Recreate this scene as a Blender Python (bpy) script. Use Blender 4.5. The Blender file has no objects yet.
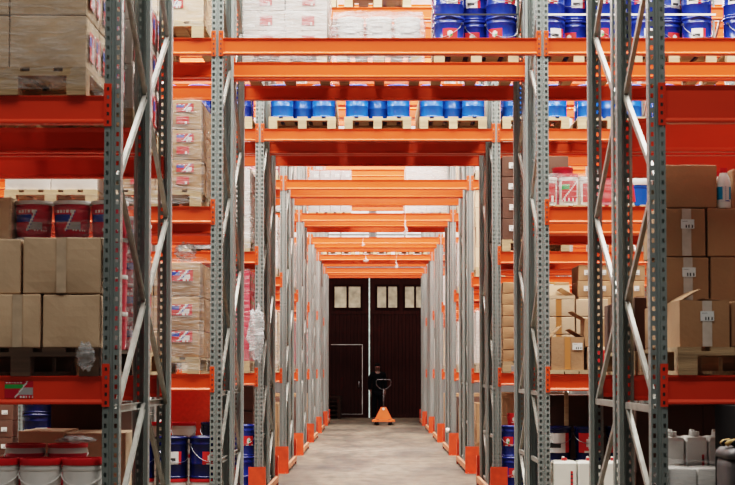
import bpy, bmesh, math, random
from mathutils import Vector, Matrix, noise
random.seed(7)
PI = math.pi
COL = bpy.context.scene.collection
F = 1555.0            # focal length in pixels
EYE = 1.53            # camera height
VX = 372.7            # vanishing point column

def X(px, d): return (px - VX) * d / F
# ------------------------------------------------------------------ materials
MATS = {}
def mat(name, col, rough=.5, metal=0., var=0., scale=6., bump=0., bscale=60., emit=0., spec=.5, stretch=(1,1,1), col2=None):
    if name in MATS: return MATS[name]
    m = bpy.data.materials.new(name); m.use_nodes = True
    nt = m.node_tree; b = nt.nodes['Principled BSDF']
    b.inputs['Base Color'].default_value = (*col, 1); b.inputs['Roughness'].default_value = rough
    b.inputs['Metallic'].default_value = metal; b.inputs['Specular IOR Level'].default_value = spec
    if var or bump or col2:
        tc = nt.nodes.new('ShaderNodeTexCoord'); mp = nt.nodes.new('ShaderNodeMapping')
        mp.inputs['Scale'].default_value = stretch
        oi = nt.nodes.new('ShaderNodeObjectInfo'); add = nt.nodes.new('ShaderNodeVectorMath'); add.operation = 'ADD'
        mul = nt.nodes.new('ShaderNodeMath'); mul.operation = 'MULTIPLY'; mul.inputs[1].default_value = 37.
        nt.links.new(oi.outputs['Random'], mul.inputs[0])
        nt.links.new(tc.outputs['Object'], mp.inputs['Vector'])
        nt.links.new(mp.outputs[0], add.inputs[0]); nt.links.new(mul.outputs[0], add.inputs[1])
    if var or col2:
        n = nt.nodes.new('ShaderNodeTexNoise'); n.inputs['Scale'].default_value = scale; n.inputs['Detail'].default_value = 5
        nt.links.new(add.outputs[0], n.inputs['Vector'])
        r = nt.nodes.new('ShaderNodeValToRGB')
        a = tuple(max(0, c*(1-var)) for c in col); c2 = col2 or tuple(min(1, c*(1+var)) for c in col)
        r.color_ramp.elements[0].color = (*a, 1); r.color_ramp.elements[1].color = (*c2, 1)
        r.color_ramp.elements[0].position = .3; r.color_ramp.elements[1].position = .7
        nt.links.new(n.outputs['Fac'], r.inputs[0])
        # every copy a touch lighter or darker
        hs = nt.nodes.new('ShaderNodeHueSaturation'); mr = nt.nodes.new('ShaderNodeMapRange')
        mr.inputs['To Min'].default_value = 1-var*.5; mr.inputs['To Max'].default_value = 1+var*.5
        nt.links.new(oi.outputs['Random'], mr.inputs[0]); nt.links.new(mr.outputs[0], hs.inputs['Value'])
        nt.links.new(r.outputs[0], hs.inputs['Color']); nt.links.new(hs.outputs[0], b.inputs['Base Color'])
    if bump:
        n2 = nt.nodes.new('ShaderNodeTexNoise'); n2.inputs['Scale'].default_value = bscale
        nt.links.new(add.outputs[0], n2.inputs['Vector'])
        bp = nt.nodes.new('ShaderNodeBump'); bp.inputs['Strength'].default_value = bump; bp.inputs['Distance'].default_value = .01
        nt.links.new(n2.outputs['Fac'], bp.inputs['Height']); nt.links.new(bp.outputs[0], b.inputs['Normal'])
    if emit:
        b.inputs['Emission Color'].default_value = (*col, 1); b.inputs['Emission Strength'].default_value = emit
    MATS[name] = m; return m

mat('steel', (.265,.295,.285), .42, .35, var=.09, scale=9, stretch=(1,1,.25))
mat('brace', (.30,.30,.275), .38, .4, var=.2, scale=14)
mat('orange', (.66,.080,.017), .36, 0, var=.08, scale=5, stretch=(.3,1,1))
mat('orange_shaded', (.64,.064,.020), .36, 0, var=.08, scale=5, stretch=(.3,1,1))  # the orange beam paint with the near racks' shade put into its colour
mat('orange_guard', (.62,.070,.022), .5, 0, var=.22, scale=9)
mat('salmon', (.52,.20,.11), .6, 0, var=.2, scale=9)
mat('card', (.33,.19,.105), .85, 0, var=.10, scale=3, bump=.15, bscale=40)
mat('card_grey', (.50,.36,.245), .85, 0, var=.10, scale=3, bump=.15, bscale=40)
mat('card_pale', (.55,.40,.28), .85, 0, var=.10, scale=3, bump=.15, bscale=40)
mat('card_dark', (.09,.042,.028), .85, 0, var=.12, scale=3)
mat('card_red', (.55,.06,.02), .8, 0, var=.12, scale=30)
mat('card_white', (.56,.50,.46), .8, 0, var=.06, scale=3)
mat('tape_clear', (.50,.385,.28), .35, 0, var=.10, scale=20)
mat('tape', (.50,.42,.36), .25, 0, var=.10, scale=20)
mat('tape_brown', (.42,.19,.07), .3, 0)
mat('wood', (.36,.25,.15), .85, 0, var=.30, scale=5, stretch=(.4,3,6), bump=.3, bscale=30)
mat('wood_pale', (.44,.32,.20), .85, 0, var=.22, scale=5, stretch=(.4,3,6))
mat('wood_dark', (.10,.062,.042), .85, 0, var=.3, scale=5, stretch=(.4,3,6))
mat('wood_darkest', (.025,.014,.010), .9, spec=.1)
mat('blue', (.014,.035,.22), .22, 0, var=.1, spec=.6)
mat('bright_blue', (.012,.085,.36), .25, 0, var=.08, spec=.6)
mat('navy', (.008,.014,.085), .25, 0, var=.15, spec=.6)
mat('white', (.72,.70,.67), .45, 0, var=.05)
mat('milk', (.66,.66,.60), .35, 0, var=.05)
mat('red', (.55,.02,.025), .4); mat('deep_red', (.46,.018,.045), .35, 0, var=.1)
mat('lab_red', (.50,.025,.025), .5); mat('lab_blue', (.02,.06,.30), .5); mat('lab_grey', (.35,.34,.34), .5)
mat('lab_white', (.62,.61,.59), .5); mat('lab_green', (.04,.30,.08), .5); mat('lab_black', (.03,.03,.03), .5); mat('lab_cyan', (.0,.24,.42), .5)
mat('wire', (.35,.36,.38), .3, .9)
mat('black', (.006,.006,.007), .8, spec=.15); mat('rubber', (.02,.02,.02), .8)
mat('dark_plastic', (.055,.052,.055), .55, 0, var=.4, scale=12)
mat('tan_leather', (.50,.33,.12), .7, 0, var=.2)
mat('strap', (.75,.75,.72), .3); mat('strap_black', (.02,.02,.03), .4)
mat('skin', (.07,.032,.022), .6); mat('hair', (.006,.005,.005), .95, spec=.05); mat('cloth_black', (.004,.004,.005), .95, spec=.05); mat('cloth_dark', (.005,.005,.007), .95, spec=.05)
mat('door_brown', (.030,.0105,.0085), .9, 0, spec=.12, var=.25, scale=4, stretch=(6,1,.4))
mat('door_frame', (.016,.005,.004), .9, spec=.1)
mat('jack_orange', (.72,.15,.05), .45, 0, var=.06)
mat('wall', (.30,.31,.31), .9, 0, var=.05); mat('ceiling', (.45,.46,.46), .9)
mat('sill', (.45,.45,.43), .6)

def glassy(name, col, e):
    m = bpy.data.materials.new(name); m.use_nodes = True; nt = m.node_tree; b = nt.nodes['Principled BSDF']
    tc = nt.nodes.new('ShaderNodeTexCoord'); n = nt.nodes.new('ShaderNodeTexNoise'); n.inputs['Scale'].default_value = 5; n.inputs['Detail'].default_value = 6
    nt.links.new(tc.outputs['Object'], n.inputs['Vector'])
    r = nt.nodes.new('ShaderNodeValToRGB'); r.color_ramp.elements[0].position = .3; r.color_ramp.elements[1].position = .65
    r.color_ramp.elements[0].color = (*[c*.55 for c in col], 1); r.color_ramp.elements[1].color = (*col, 1)
    nt.links.new(n.outputs['Fac'], r.inputs[0]); nt.links.new(r.outputs[0], b.inputs['Base Color'])
    nt.links.new(r.outputs[0], b.inputs['Emission Color']); b.inputs['Emission Strength'].default_value = e
    b.inputs['Roughness'].default_value = .4
    MATS[name] = m
glassy('dirty_glass', (.40,.37,.27), .24)
glassy('daylight', (.92,.95,.95), 1.15)
glassy('slit_light', (.55,.68,.62), .8)
glassy('slit_dim', (.40,.38,.36), .35)

def film_material(name, lo, hi, tint):
    m = bpy.data.materials.new(name); m.use_nodes = True; nt = m.node_tree
    nt.nodes.remove(nt.nodes['Principled BSDF']); out = nt.nodes['Material Output']
    tr = nt.nodes.new('ShaderNodeBsdfTransparent'); pr = nt.nodes.new('ShaderNodeBsdfPrincipled')
    pr.inputs['Base Color'].default_value = (*tint, 1); pr.inputs['Roughness'].default_value = .22
    tc = nt.nodes.new('ShaderNodeTexCoord'); mp = nt.nodes.new('ShaderNodeMapping'); mp.inputs['Scale'].default_value = (1.2, 1.2, 7)
    oi = nt.nodes.new('ShaderNodeObjectInfo'); ad = nt.nodes.new('ShaderNodeVectorMath'); ad.operation = 'ADD'
    mu = nt.nodes.new('ShaderNodeMath'); mu.operation = 'MULTIPLY'; mu.inputs[1].default_value = 20
    nt.links.new(oi.outputs['Random'], mu.inputs[0])
    nt.links.new(tc.outputs['Object'], mp.inputs[0]); nt.links.new(mp.outputs[0], ad.inputs[0]); nt.links.new(mu.outputs[0], ad.inputs[1])
    n = nt.nodes.new('ShaderNodeTexNoise'); n.inputs['Scale'].default_value = 4.5; n.inputs['Detail'].default_value = 7; n.inputs['Distortion'].default_value = 1.2
    nt.links.new(ad.outputs[0], n.inputs['Vector'])
    mr = nt.nodes.new('ShaderNodeMapRange'); mr.inputs['From Min'].default_value = .38; mr.inputs['From Max'].default_value = .72
    mr.inputs['To Min'].default_value = lo; mr.inputs['To Max'].default_value = hi
    nt.links.new(n.outputs['Fac'], mr.inputs[0])
    bp = nt.nodes.new('ShaderNodeBump'); bp.inputs['Strength'].default_value = .9; bp.inputs['Distance'].default_value = .02
    nt.links.new(n.outputs['Fac'], bp.inputs['Height']); nt.links.new(bp.outputs[0], pr.inputs['Normal'])
    mx = nt.nodes.new('ShaderNodeMixShader')
    nt.links.new(mr.outputs[0], mx.inputs[0]); nt.links.new(tr.outputs[0], mx.inputs[1]); nt.links.new(pr.outputs[0], mx.inputs[2])
    nt.links.new(mx.outputs[0], out.inputs[0]); MATS[name] = m
film_material('film', .03, .34, (.66,.66,.66))
film_material('film_dense', .18, .62, (.60,.61,.62))

# ------------------------------------------------------------------ mesh builder
class MB:
    def __init__(s): s.v = []; s.f = []; s.m = []; s.sm = []; s.mats = []
    def mi(s, m):
        if m not in s.mats: s.mats.append(m)
        return s.mats.index(m)
    def face(s, pts, m, smooth=False):
        i = len(s.v); s.v += [tuple(p) for p in pts]; s.f.append(tuple(range(i, i+len(pts)))); s.m.append(s.mi(m)); s.sm.append(smooth)
    def box(s, x0, x1, y0, y1, z0, z1, m):
        i = len(s.v)
        s.v += [(x0,y0,z0),(x1,y0,z0),(x1,y1,z0),(x0,y1,z0),(x0,y0,z1),(x1,y0,z1),(x1,y1,z1),(x0,y1,z1)]
        for f in ((0,3,2,1),(4,5,6,7),(0,1,5,4),(1,2,6,5),(2,3,7,6),(3,0,4,7)):
            s.f.append(tuple(i+k for k in f)); s.m.append(s.mi(m)); s.sm.append(False)
    def bar(s, p, q, w, t, m, up=(1,0,0)):
        p, q = Vector(p), Vector(q); d = (q-p).normalized(); u = Vector(up); u = (u-d*u.dot(d)).normalized(); v = d.cross(u)
        i = len(s.v)
        for c in (p, q):
            for a, b in ((-1,-1),(1,-1),(1,1),(-1,1)): s.v.append(tuple(c+u*a*w/2+v*b*t/2))
        for f in ((0,1,2,3),(7,6,5,4),(0,4,5,1),(1,5,6,2),(2,6,7,3),(3,7,4,0)):
            s.f.append(tuple(i+k for k in f)); s.m.append(s.mi(m)); s.sm.append(False)
    def extrude_x(s, prof, x0, x1, m, caps=True):   # prof: (y,z) closed
        n = len(prof)
        for k in range(n):
            a, b = prof[k], prof[(k+1) % n]
            s.face([(x0,*a),(x1,*a),(x1,*b),(x0,*b)], m)
        if caps:
            s.face([(x0,*p) for p in prof], m); s.face([(x1,*p) for p in prof][::-1], m)
    def lathe(s, segs, m, cx=0, cy=0, n=20, sx=1, sy=1):   # segs: list of polylines [(r,z)...]; each its own smooth piece
        for seg in segs:
            i = len(s.v); k = len(seg)
            for (r, z) in seg:
                for a in range(n):
                    t = 2*PI*a/n; s.v.append((cx+sx*r*math.cos(t), cy+sy*r*math.sin(t), z))
            for j in range(k-1):
                for a in range(n):
                    b = (a+1) % n
                    s.f.append((i+j*n+a, i+j*n+b, i+(j+1)*n+b, i+(j+1)*n+a)); s.m.append(s.mi(m)); s.sm.append(True)
    def tube(s, pts, r, m, n=6):
        pts = [Vector(p) for p in pts]; i = len(s.v)
        for k, p in enumerate(pts):
            d = (pts[min(k+1, len(pts)-1)]-pts[max(k-1, 0)]).normalized()
            u = d.cross(Vector((0,.3,1))).normalized() if abs(d.z) < .95 else d.cross(Vector((0,1,0))).normalized()
            v = d.cross(u)
            for a in range(n): s.v.append(tuple(p+u*r*math.cos(2*PI*a/n)+v*r*math.sin(2*PI*a/n)))
        for j in range(len(pts)-1):
            for a in range(n):
                b = (a+1) % n; s.f.append((i+j*n+a, i+j*n+b, i+(j+1)*n+b, i+(j+1)*n+a)); s.m.append(s.mi(m)); s.sm.append(True)
        s.f.append(tuple(range(i, i+n))[::-1]); s.m.append(s.mi(m)); s.sm.append(False)
        e = i+(len(pts)-1)*n; s.f.append(tuple(range(e, e+n))); s.m.append(s.mi(m)); s.sm.append(False)
    def loft(s, secs, m, n=24, cx=0, cy=0, smooth=True):   # secs: (z, w, d, exp [,ox, oy])
        i = len(s.v)
        for sec in secs:
            z, w, d, e = sec[:4]; ox, oy = (sec[4], sec[5]) if len(sec) > 4 else (0, 0)
            for a in range(n):
                t = 2*PI*(a+.5)/n; c, q = math.cos(t), math.sin(t)
                s.v.append((cx+ox+w/2*math.copysign(abs(c)**(2/e), c), cy+oy+d/2*math.copysign(abs(q)**(2/e), q), z))
        for j in range(len(secs)-1):
            for a in range(n):
                b = (a+1) % n; s.f.append((i+j*n+a, i+j*n+b, i+(j+1)*n+b, i+(j+1)*n+a)); s.m.append(s.mi(m)); s.sm.append(smooth)
        s.f.append(tuple(range(i, i+n))[::-1]); s.m.append(s.mi(m)); s.sm.append(False)
        e = i+(len(secs)-1)*n; s.f.append(tuple(range(e, e+n))); s.m.append(s.mi(m)); s.sm.append(False)
    def mesh(s, name):
        me = bpy.data.meshes.new(name); me.from_pydata(s.v, [], s.f)
        for k in s.mats: me.materials.append(MATS[k])
        me.polygons.foreach_set('material_index', s.m); me.polygons.foreach_set('use_smooth', s.sm)
        me.update(); return me

CACHE = {}
def cached(key, name, fn):
    if key not in CACHE:
        b = MB(); r = fn(b); CACHE[key] = r if r is not None else b.mesh(name)
    return CACHE[key]

def link(name, data, parent=None, loc=(0,0,0), rz=0):
    o = bpy.data.objects.new(name, data); COL.objects.link(o); o.location = loc
    if rz: o.rotation_euler.z = rz
    if parent: o.parent = parent
    return o
def tag(o, label=None, cat=None, group=None, kind=None):
    if label: o['label'] = label
    if cat: o['category'] = cat
    if group: o['group'] = group
    if kind: o['kind'] = kind
    return o
def thing(name, label, cat, loc=(0,0,0), rz=0, group=None, data=None):
    return tag(link(name, data, None, loc, rz), label, cat, group)
def in_view(x0, x1, d0, d1, z0, z1, m=30):
    us, vs = [], []
    for d in (d0, d1):
        for x in (x0, x1): us.append(VX + F*x/d)
        for z in (z0, z1): vs.append(370.8 - F*(z-EYE)/d)
    return max(us) > -m and min(us) < 735+m and max(vs) > -m and min(vs) < 485+m

# ------------------------------------------------------------------ layout numbers
DS = [7.97, 13.38, 18.45, 23.4, 28.4, 33.5, 38.5, 43.6]
ORD = ['nearest','second','third','fourth','fifth','sixth','seventh','farthest']
LV = [1.503, 2.947, 4.414, 5.877, 7.34]
PW = .10
CL, CR = -1.298-PW/2, 1.423+PW/2
PITCH = 2.80
H_RACK = 7.55
Z0N, NST = .13, .60

def upright_fn(b, lip=.026, ho=.0385, hi=.0225, hh=.023):
    m = 'steel'
    def strip(a, c, holes):
        # a, c: (x,y) ends of the strip
        if not holes:
            b.face([(a[0],a[1],.01),(c[0],c[1],.01),(c[0],c[1],H_RACK),(a[0],a[1],H_RACK)], m); return
        z = .01; k = 0
        pitch = .05
        while z < H_RACK-.05:
            z1 = z + (pitch-hh)
            b.face([(a[0],a[1],z),(c[0],c[1],z),(c[0],c[1],z1),(a[0],a[1],z1)], m); z += pitch
        b.face([(a[0],a[1],z),(c[0],c[1],z),(c[0],c[1],H_RACK),(a[0],a[1],H_RACK)], m)
    for s in (-1, 1):
        strip((s*.050,0),(s*ho,0), 0); strip((s*ho,0),(s*hi,0), 1); strip((s*hi,0),(s*.013,0), 0)
        strip((s*.013,0),(s*.008,.007), 0)
        strip((s*.050,0),(s*.050,.030), 0); strip((s*.050,.030),(s*.050,.040), 1); strip((s*.050,.040),(s*.050,.072), 0)
        strip((s*.050,.072),(s*lip,.080), 0); strip((s*lip,.080),(s*lip,.095), 0)
    strip((-.008,.007),(.008,.007), 0)
UPR = lambda lip=.026: cached(('upright', lip), 'upright', lambda b: upright_fn(b, lip) if lip > .02 else upright_fn(b, lip, .0405, .0205, .027))
def foot_fn(b): b.box(-.07,.07,-.02,.12,0,.008,'steel'); b.box(-.05,.05,0,.1,.008,.03,'steel')
def channel_fn(p, q, w=.036, t=.022):
    def fn(b):
        P, Q = Vector(p), Vector(q); d = (Q-P).normalized(); u = Vector((1,0,0)); v = d.cross(u)
        b.bar(P-u*.0, Q, .003, w, 'brace')
        b.bar(P+u*t/2+v*w/2, Q+u*t/2+v*w/2, t, .003, 'brace'); b.bar(P+u*t/2-v*w/2, Q+u*t/2-v*w/2, t, .003, 'brace')
    return fn
def beam_fn(L, h, m='orange'):
    def fn(b):
        # front (y=0 plane is the post face; the beam stands .042 deep, front lip outward)
        prof = [(-.010,0),(-.014,.004),(-.014,.012),(.0,.026),(.0,h-.026),(-.011,h-.004),(-.011,h),(.051,h),(.051,h-.004),(.040,h-.026),(.040,.026),(.054,.012),(.054,.004),(.050,0)]
        b.extrude_x(prof[::-1], -L/2, L/2, m)
    return fn
def connector_fn(side, m='orange'):       # side +1: plate to the right of the beam's right end, on the post face
    def fn(b):
        x0, x1 = (0, .035) if side > 0 else (-.035, 0)
        b.box(x0, x1, -.007, -.002, -.012, .208, m)
        xx = 0
        b.box(xx-.003, xx+.003, -.012, .045, -.012, .208, m)
        for k in range(5): b.box((x0+x1)/2-.006, (x0+x1)/2+.006, -.0085, -.006, -.0+.043*k, .018+.043*k, 'lab_black' if k != 3 else 'wire')
    return fn

def rack(k, row):
    d = DS[k] + (0 if row == 0 else 1.2)
    look = 'grey upright steel pallet rack with shade-reddened beams' if k == 0 else 'grey and orange steel pallet rack'
    r = thing('pallet_rack', f"{look}, {'front' if row == 0 else 'rear'} row of the {ORD[k]} back-to-back pair", 'rack', (0, d, 0), 0, 'pallet rack rows bridging the tunnel aisle')
    lines = [CL, CR]
    dx0 = 0
    if k >= 1: lines += [CL-PITCH, CR+PITCH]
    if k >= 4: lines += [CL-2*PITCH, CR+2*PITCH]
    # left frame of the nearest rear row stands a little off line, as on site
    for xl in lines:
        if not in_view(xl-.05, xl+.05, d, d+1.1, 0, H_RACK, 12): continue
        ox = (-.024 if xl < 0 else -.006) if (k == 0 and row == 1) else (0 if k else (.007 if xl < 0 else -.006))
        for u_ in (link('upright', UPR(.026 if k == 0 else .012), r, (xl+ox, 0, 0)), link('upright', UPR(), r, (xl+ox, 1.1, 0), PI)):
            if k == 0: u_.scale.x = .86
        ft = cached('foot','foot_plate', foot_fn)
        if k > 1:
            link('foot_plate', ft, r, (xl+ox, 0, 0)); link('foot_plate', ft, r, (xl+ox, 1.1, 0), PI)
        far = k > 5
        ys = (.075, 1.025)
        zs = [Z0N+NST*i for i in range(13)]
        def seen(z0, z1): return in_view(xl-.05, xl+.05, d, d+1.1, z0, z1, 15)
        for i in range(12):
            z0, z1 = zs[i], zs[i+1]
            if not seen(z0, z1): continue
            # zigzag turned over at the 1.33 m horizontal
            if row == 0: up = (i % 2 == 0) if i >= 2 else (i % 2 == 1)
            else: up = (i % 2 == 1) if i >= 2 else (i % 2 == 0)
            if row == 0 and i < 2: up = (i == 1)  # rear 1.33 -> front .73 -> rear .13
            if row == 0:
                fwd = (i % 2 == 0)                 # i=2: front(1.33) -> rear(1.93)
                if i < 2: fwd = (i == 1)
            else:
                fwd = (i % 2 == 1)
                if i < 2: fwd = (i == 0)
            a, c = (ys[0], ys[1]) if fwd else (ys[1], ys[0])
            me = cached(('dg', fwd), 'brace', channel_fn((0, a, 0), (0, c, NST)))
            link('brace', me, r, (xl+ox+(-.008 if xl > 0 else .008), 0, z0))
        for z in (.13, .73, 1.33, H_RACK-.1):
            if seen(z, z): link('brace', cached('hz', 'brace', channel_fn((0, ys[0], 0), (0, ys[1], 0))), r, (xl+ox-.012, 0, z))
    # beams
    bays = [('t', CL, CR), ('l', CL-PITCH, CL), ('r', CR, CR+PITCH)]
    if k >= 2: bays += [('l2', CL-2*PITCH, CL-PITCH), ('r2', CR+PITCH, CR+2*PITCH)]
    if k >= 5: bays += [('l3', CL-3*PITCH, CL-2*PITCH), ('r3', CR+2*PITCH, CR+3*PITCH)]
    for (bn, xa, xb) in bays:
        L = xb-xa-PW+.004; xc = (xa+xb)/2
        if k == 0: L += .014; xc += .007 if bn == 'l' else (-.007 if bn == 'r' else 0)
        for li, z in enumerate(LV):
            if bn == 't' and li < 2: continue
            h = .145
            if k == 0 and bn == 'r' and li == 1: h = .195; 
            zt = z + (.055 if h > .15 else 0)
            if not in_view(xc-L/2, xc+L/2, d, d+1.1, zt-h, zt, 4): continue
            for face in (0, 1):
                y = 0 if face == 0 else 1.1
                bm = link('beam', cached(('beam', round(L,3), h, k == 0), 'beam', beam_fn(L, h, 'orange_shaded' if k == 0 else 'orange')), r, (xc, y, zt-h), 0 if face == 0 else PI)
                if in_view(xc-L/2-.1, xc-L/2+.1, d+y, d+y, zt-h, zt, 5): link('connector', cached(('cn-1', k == 0), 'connector', connector_fn(-1, 'orange_shaded' if k == 0 else 'orange')), bm, (-L/2, 0, 0))
                if in_view(xc+L/2-.1, xc+L/2+.1, d+y, d+y, zt-h, zt, 5): link('connector', cached(('cn1', k == 0), 'connector', connector_fn(1, 'orange_shaded' if k == 0 else 'orange')), bm, (L/2, 0, 0))
    return r
RACKS = [[rack(k, r_) for r_ in (0, 1)] for k in range(8)]

# sticker on the nearest left beam ---------------------------------------------------------------
def patch_fn(w, h, nx, ny, art, radius=None):
    def fn(b):
        for i in range(nx):
            for j in range(ny):
                m = art((i+.5)/nx, (j+.5)/ny)
                if m is None: continue
                q = []
                for (u, v) in ((i,j),(i+1,j),(i+1,j+1),(i,j+1)):
                    x = (u/nx-.5)*w; z = v/ny*h
                    if radius: a = x/radius; q.append((radius*math.sin(a), -radius*math.cos(a), z))
                    else: q.append((x, 0, z))
                b.face(q, m, bool(radius))
    return fn
def art_product(u, v):
    if v < .14 and .5 < u < .9 and int(u*20) % 2: return 'lab_white'
    dg = u-.42-(v-.2)*.45
    if v > .1 and abs(dg) < .05: return 'lab_white'
    if v > .1 and .05 <= dg < .10: return 'lab_blue'
    if .52 < v < .82 and u < .46 and dg < 0: return 'lab_blue'
    if v < .62 and .2 < v and dg > .08: return 'lab_white' if u < .9 else 'lab_red'
    if .86 < v < .94 and .15 < u < .6 and int(u*24) % 2: return 'lab_white'
    return 'lab_red'
def art_pail(u, v):
    dg = u-.42-(v-.2)*.30
    if v > .12 and abs(dg) < .025: return 'lab_white'
    if v > .12 and .025 <= dg < .05: return 'lab_blue'
    if .52 < v < .80 and u < .52 and dg < 0: return 'lab_blue'
    if .18 < v < .50 and dg > .05 and u < .85: return 'lab_grey'
    if .10 < v < .16 and u > .6 and int(u*24) % 2: return 'lab_white'
    if v > .88 and .1 < u < .6 and int(u*30) % 3: return 'lab_white'
    return 'deep_red'
def art_red(u, v):
    if v < .3 and u > .62: return 'lab_white' if int(u*30) % 2 else 'lab_red'
    return 'lab_red'
def art_sticker(u, v):
    dg = u-.36-v*.45
    if abs(dg) < .03: return 'lab_white'
    if .55 < v < .82 and dg < 0: return 'lab_green'
    if v < .14 and u > .5: return 'lab_white' if int(u*20) % 2 else 'lab_red'
    if .2 < v < .62 and dg > 0: return 'lab_grey'
    if .86 < v < .95 and u < .6 and int(u*30) % 3: return 'lab_white'
    return 'deep_red'
def art_ship(u, v):
    if .12 < v < .42 and .35 < u < .9: return 'lab_black' if int(u*31) % 2 else 'lab_white'
    if .55 < v < .62 and .1 < u < .7: return 'lab_grey'
    if .72 < v < .8 and .1 < u < .5: return 'lab_grey'
    return 'lab_white'
def art_paper(u, v):
    return 'lab_grey' if (int(v*9) % 3 == 1 and .1 < u < .7) else 'lab_white'
def art_drum(u, v):
    if (u-.5)**2*3+(v-.5)**2 < .07: return 'lab_green' if u > .5 and v < .5 else 'lab_white'
    if v < .15 and int(u*20) % 2: return 'lab_white'
    return 'lab_red'
def art_drumpaper(u, v):
    if u > .75: return 'lab_red'
    if .3 < v < .45 and .1 < u < .6: return 'lab_black'
    return 'lab_white'
def art_greens(u, v):
    if .6 < v < .8 and u < .5: return 'lab_green'
    if abs(u-v) < .06: return 'lab_white'
    if v < .2: return 'lab_white' if int(u*16) % 2 else 'deep_red'
    return 'lab_red'
def art_bottle(u, v):
    if v < .18: return 'lab_white' if not (.5 < u < .75 and .05 < v < .12) else 'lab_blue'
    if .36 < u < .72: return 'lab_blue' if (.50 < u < .56 and int(v*16) % 2) else 'lab_white'
    return 'lab_cyan'
def art_jug(u, v):
    if .3 < u < .7: return 'lab_red' if int(v*12) % 3 else 'lab_black'
    return None
ARTS = dict(product=(art_product, 16, 12), pail=(art_pail, 26, 16), red=(art_red, 12, 6), sticker=(art_sticker, 28, 16), ship=(art_ship, 20, 12),
            paper=(art_paper, 6, 9), drum=(art_drum, 12, 10), drumpaper=(art_drumpaper, 10, 8), greens=(art_greens, 12, 12), bottle=(art_bottle, 24, 16), jug=(art_jug, 6, 12))
def patch(art, w, h, radius=None):
    f, nx, ny = ARTS[art]
    return cached(('patch', art, round(w,3), round(h,3), radius), 'label', patch_fn(w, h, nx, ny, f, radius))
_beam = [o for o in RACKS[0][0].children if o.name.startswith('beam') and o.location.x < -2 and o.location.z < 1.5 and o.location.y < .5][0]
st = link('sticker', patch('sticker', .145, .086), _beam, (X(19.5, 7.97)-_beam.location.x, -.0035, .033)); st['label'] = 'red, green and grey product sticker'

# ------------------------------------------------------------------ goods
GAP = .003
def carton_fn(w, dep, h, m, open_top, bulge):
    def fn(b):
        bm = bmesh.new(); bmesh.ops.create_cube(bm, size=1)
        for v in bm.verts: v.co = (v.co.x*w, v.co.y*dep, (v.co.z+.5)*h)
        if open_top:
            top = [f for f in bm.faces if f.normal.z > .9]; bmesh.ops.delete(bm, geom=top, context='FACES')
        else:
            bmesh.ops.bevel(bm, geom=list(bm.edges), offset=.006, segments=2, affect='EDGES', profile=.5)
        bmesh.ops.subdivide_edges(bm, edges=[e for e in bm.edges if e.calc_length() > .05], cuts=4, use_grid_fill=True)
        for v in bm.verts:
            c = v.co; fx, fz = 1-(2*c.x/w)**2, 1-(2*(c.z/h)-1)**2; fy = 1-(2*c.y/dep)**2
            if abs(c.y) > dep/2-.001: c.y += math.copysign(bulge*max(0,fx)*max(0,fz), c.y)
            if abs(c.x) > w/2-.001: c.x += math.copysign(bulge*.8*max(0,fy)*max(0,fz), c.x)
            n = noise.noise(Vector((c.x*9+w*31, c.y*9, c.z*9+h*17)))
            c.z += .004*n if c.z > .01 else 0
        me = bpy.data.meshes.new('cardboard_box'); bm.to_mesh(me); bm.free()
        me.materials.append(MATS[m]); me.shade_smooth() if False else None
        return me
    return fn
def flap_fn(w, l, m):      # hinged along y, reaching out along +x
    def fn(b):
        n = 4
        for i in range(n):
            t0, t1 = i/n, (i+1)/n
            z = lambda t: .004*math.sin(t*PI)
            q = [(t0*l, -w/2, z(t0)), (t1*l, -w/2, z(t1)), (t1*l, w/2, z(t1)), (t0*l, w/2, z(t0))]
            b.face(q, m); b.face([(x, y, zz-.004) for x, y, zz in q][::-1], m)
        b.face([(0,-w/2,0),(l,-w/2,0),(l,-w/2,-.004),(0,-w/2,-.004)], m)
    return fn
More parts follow.
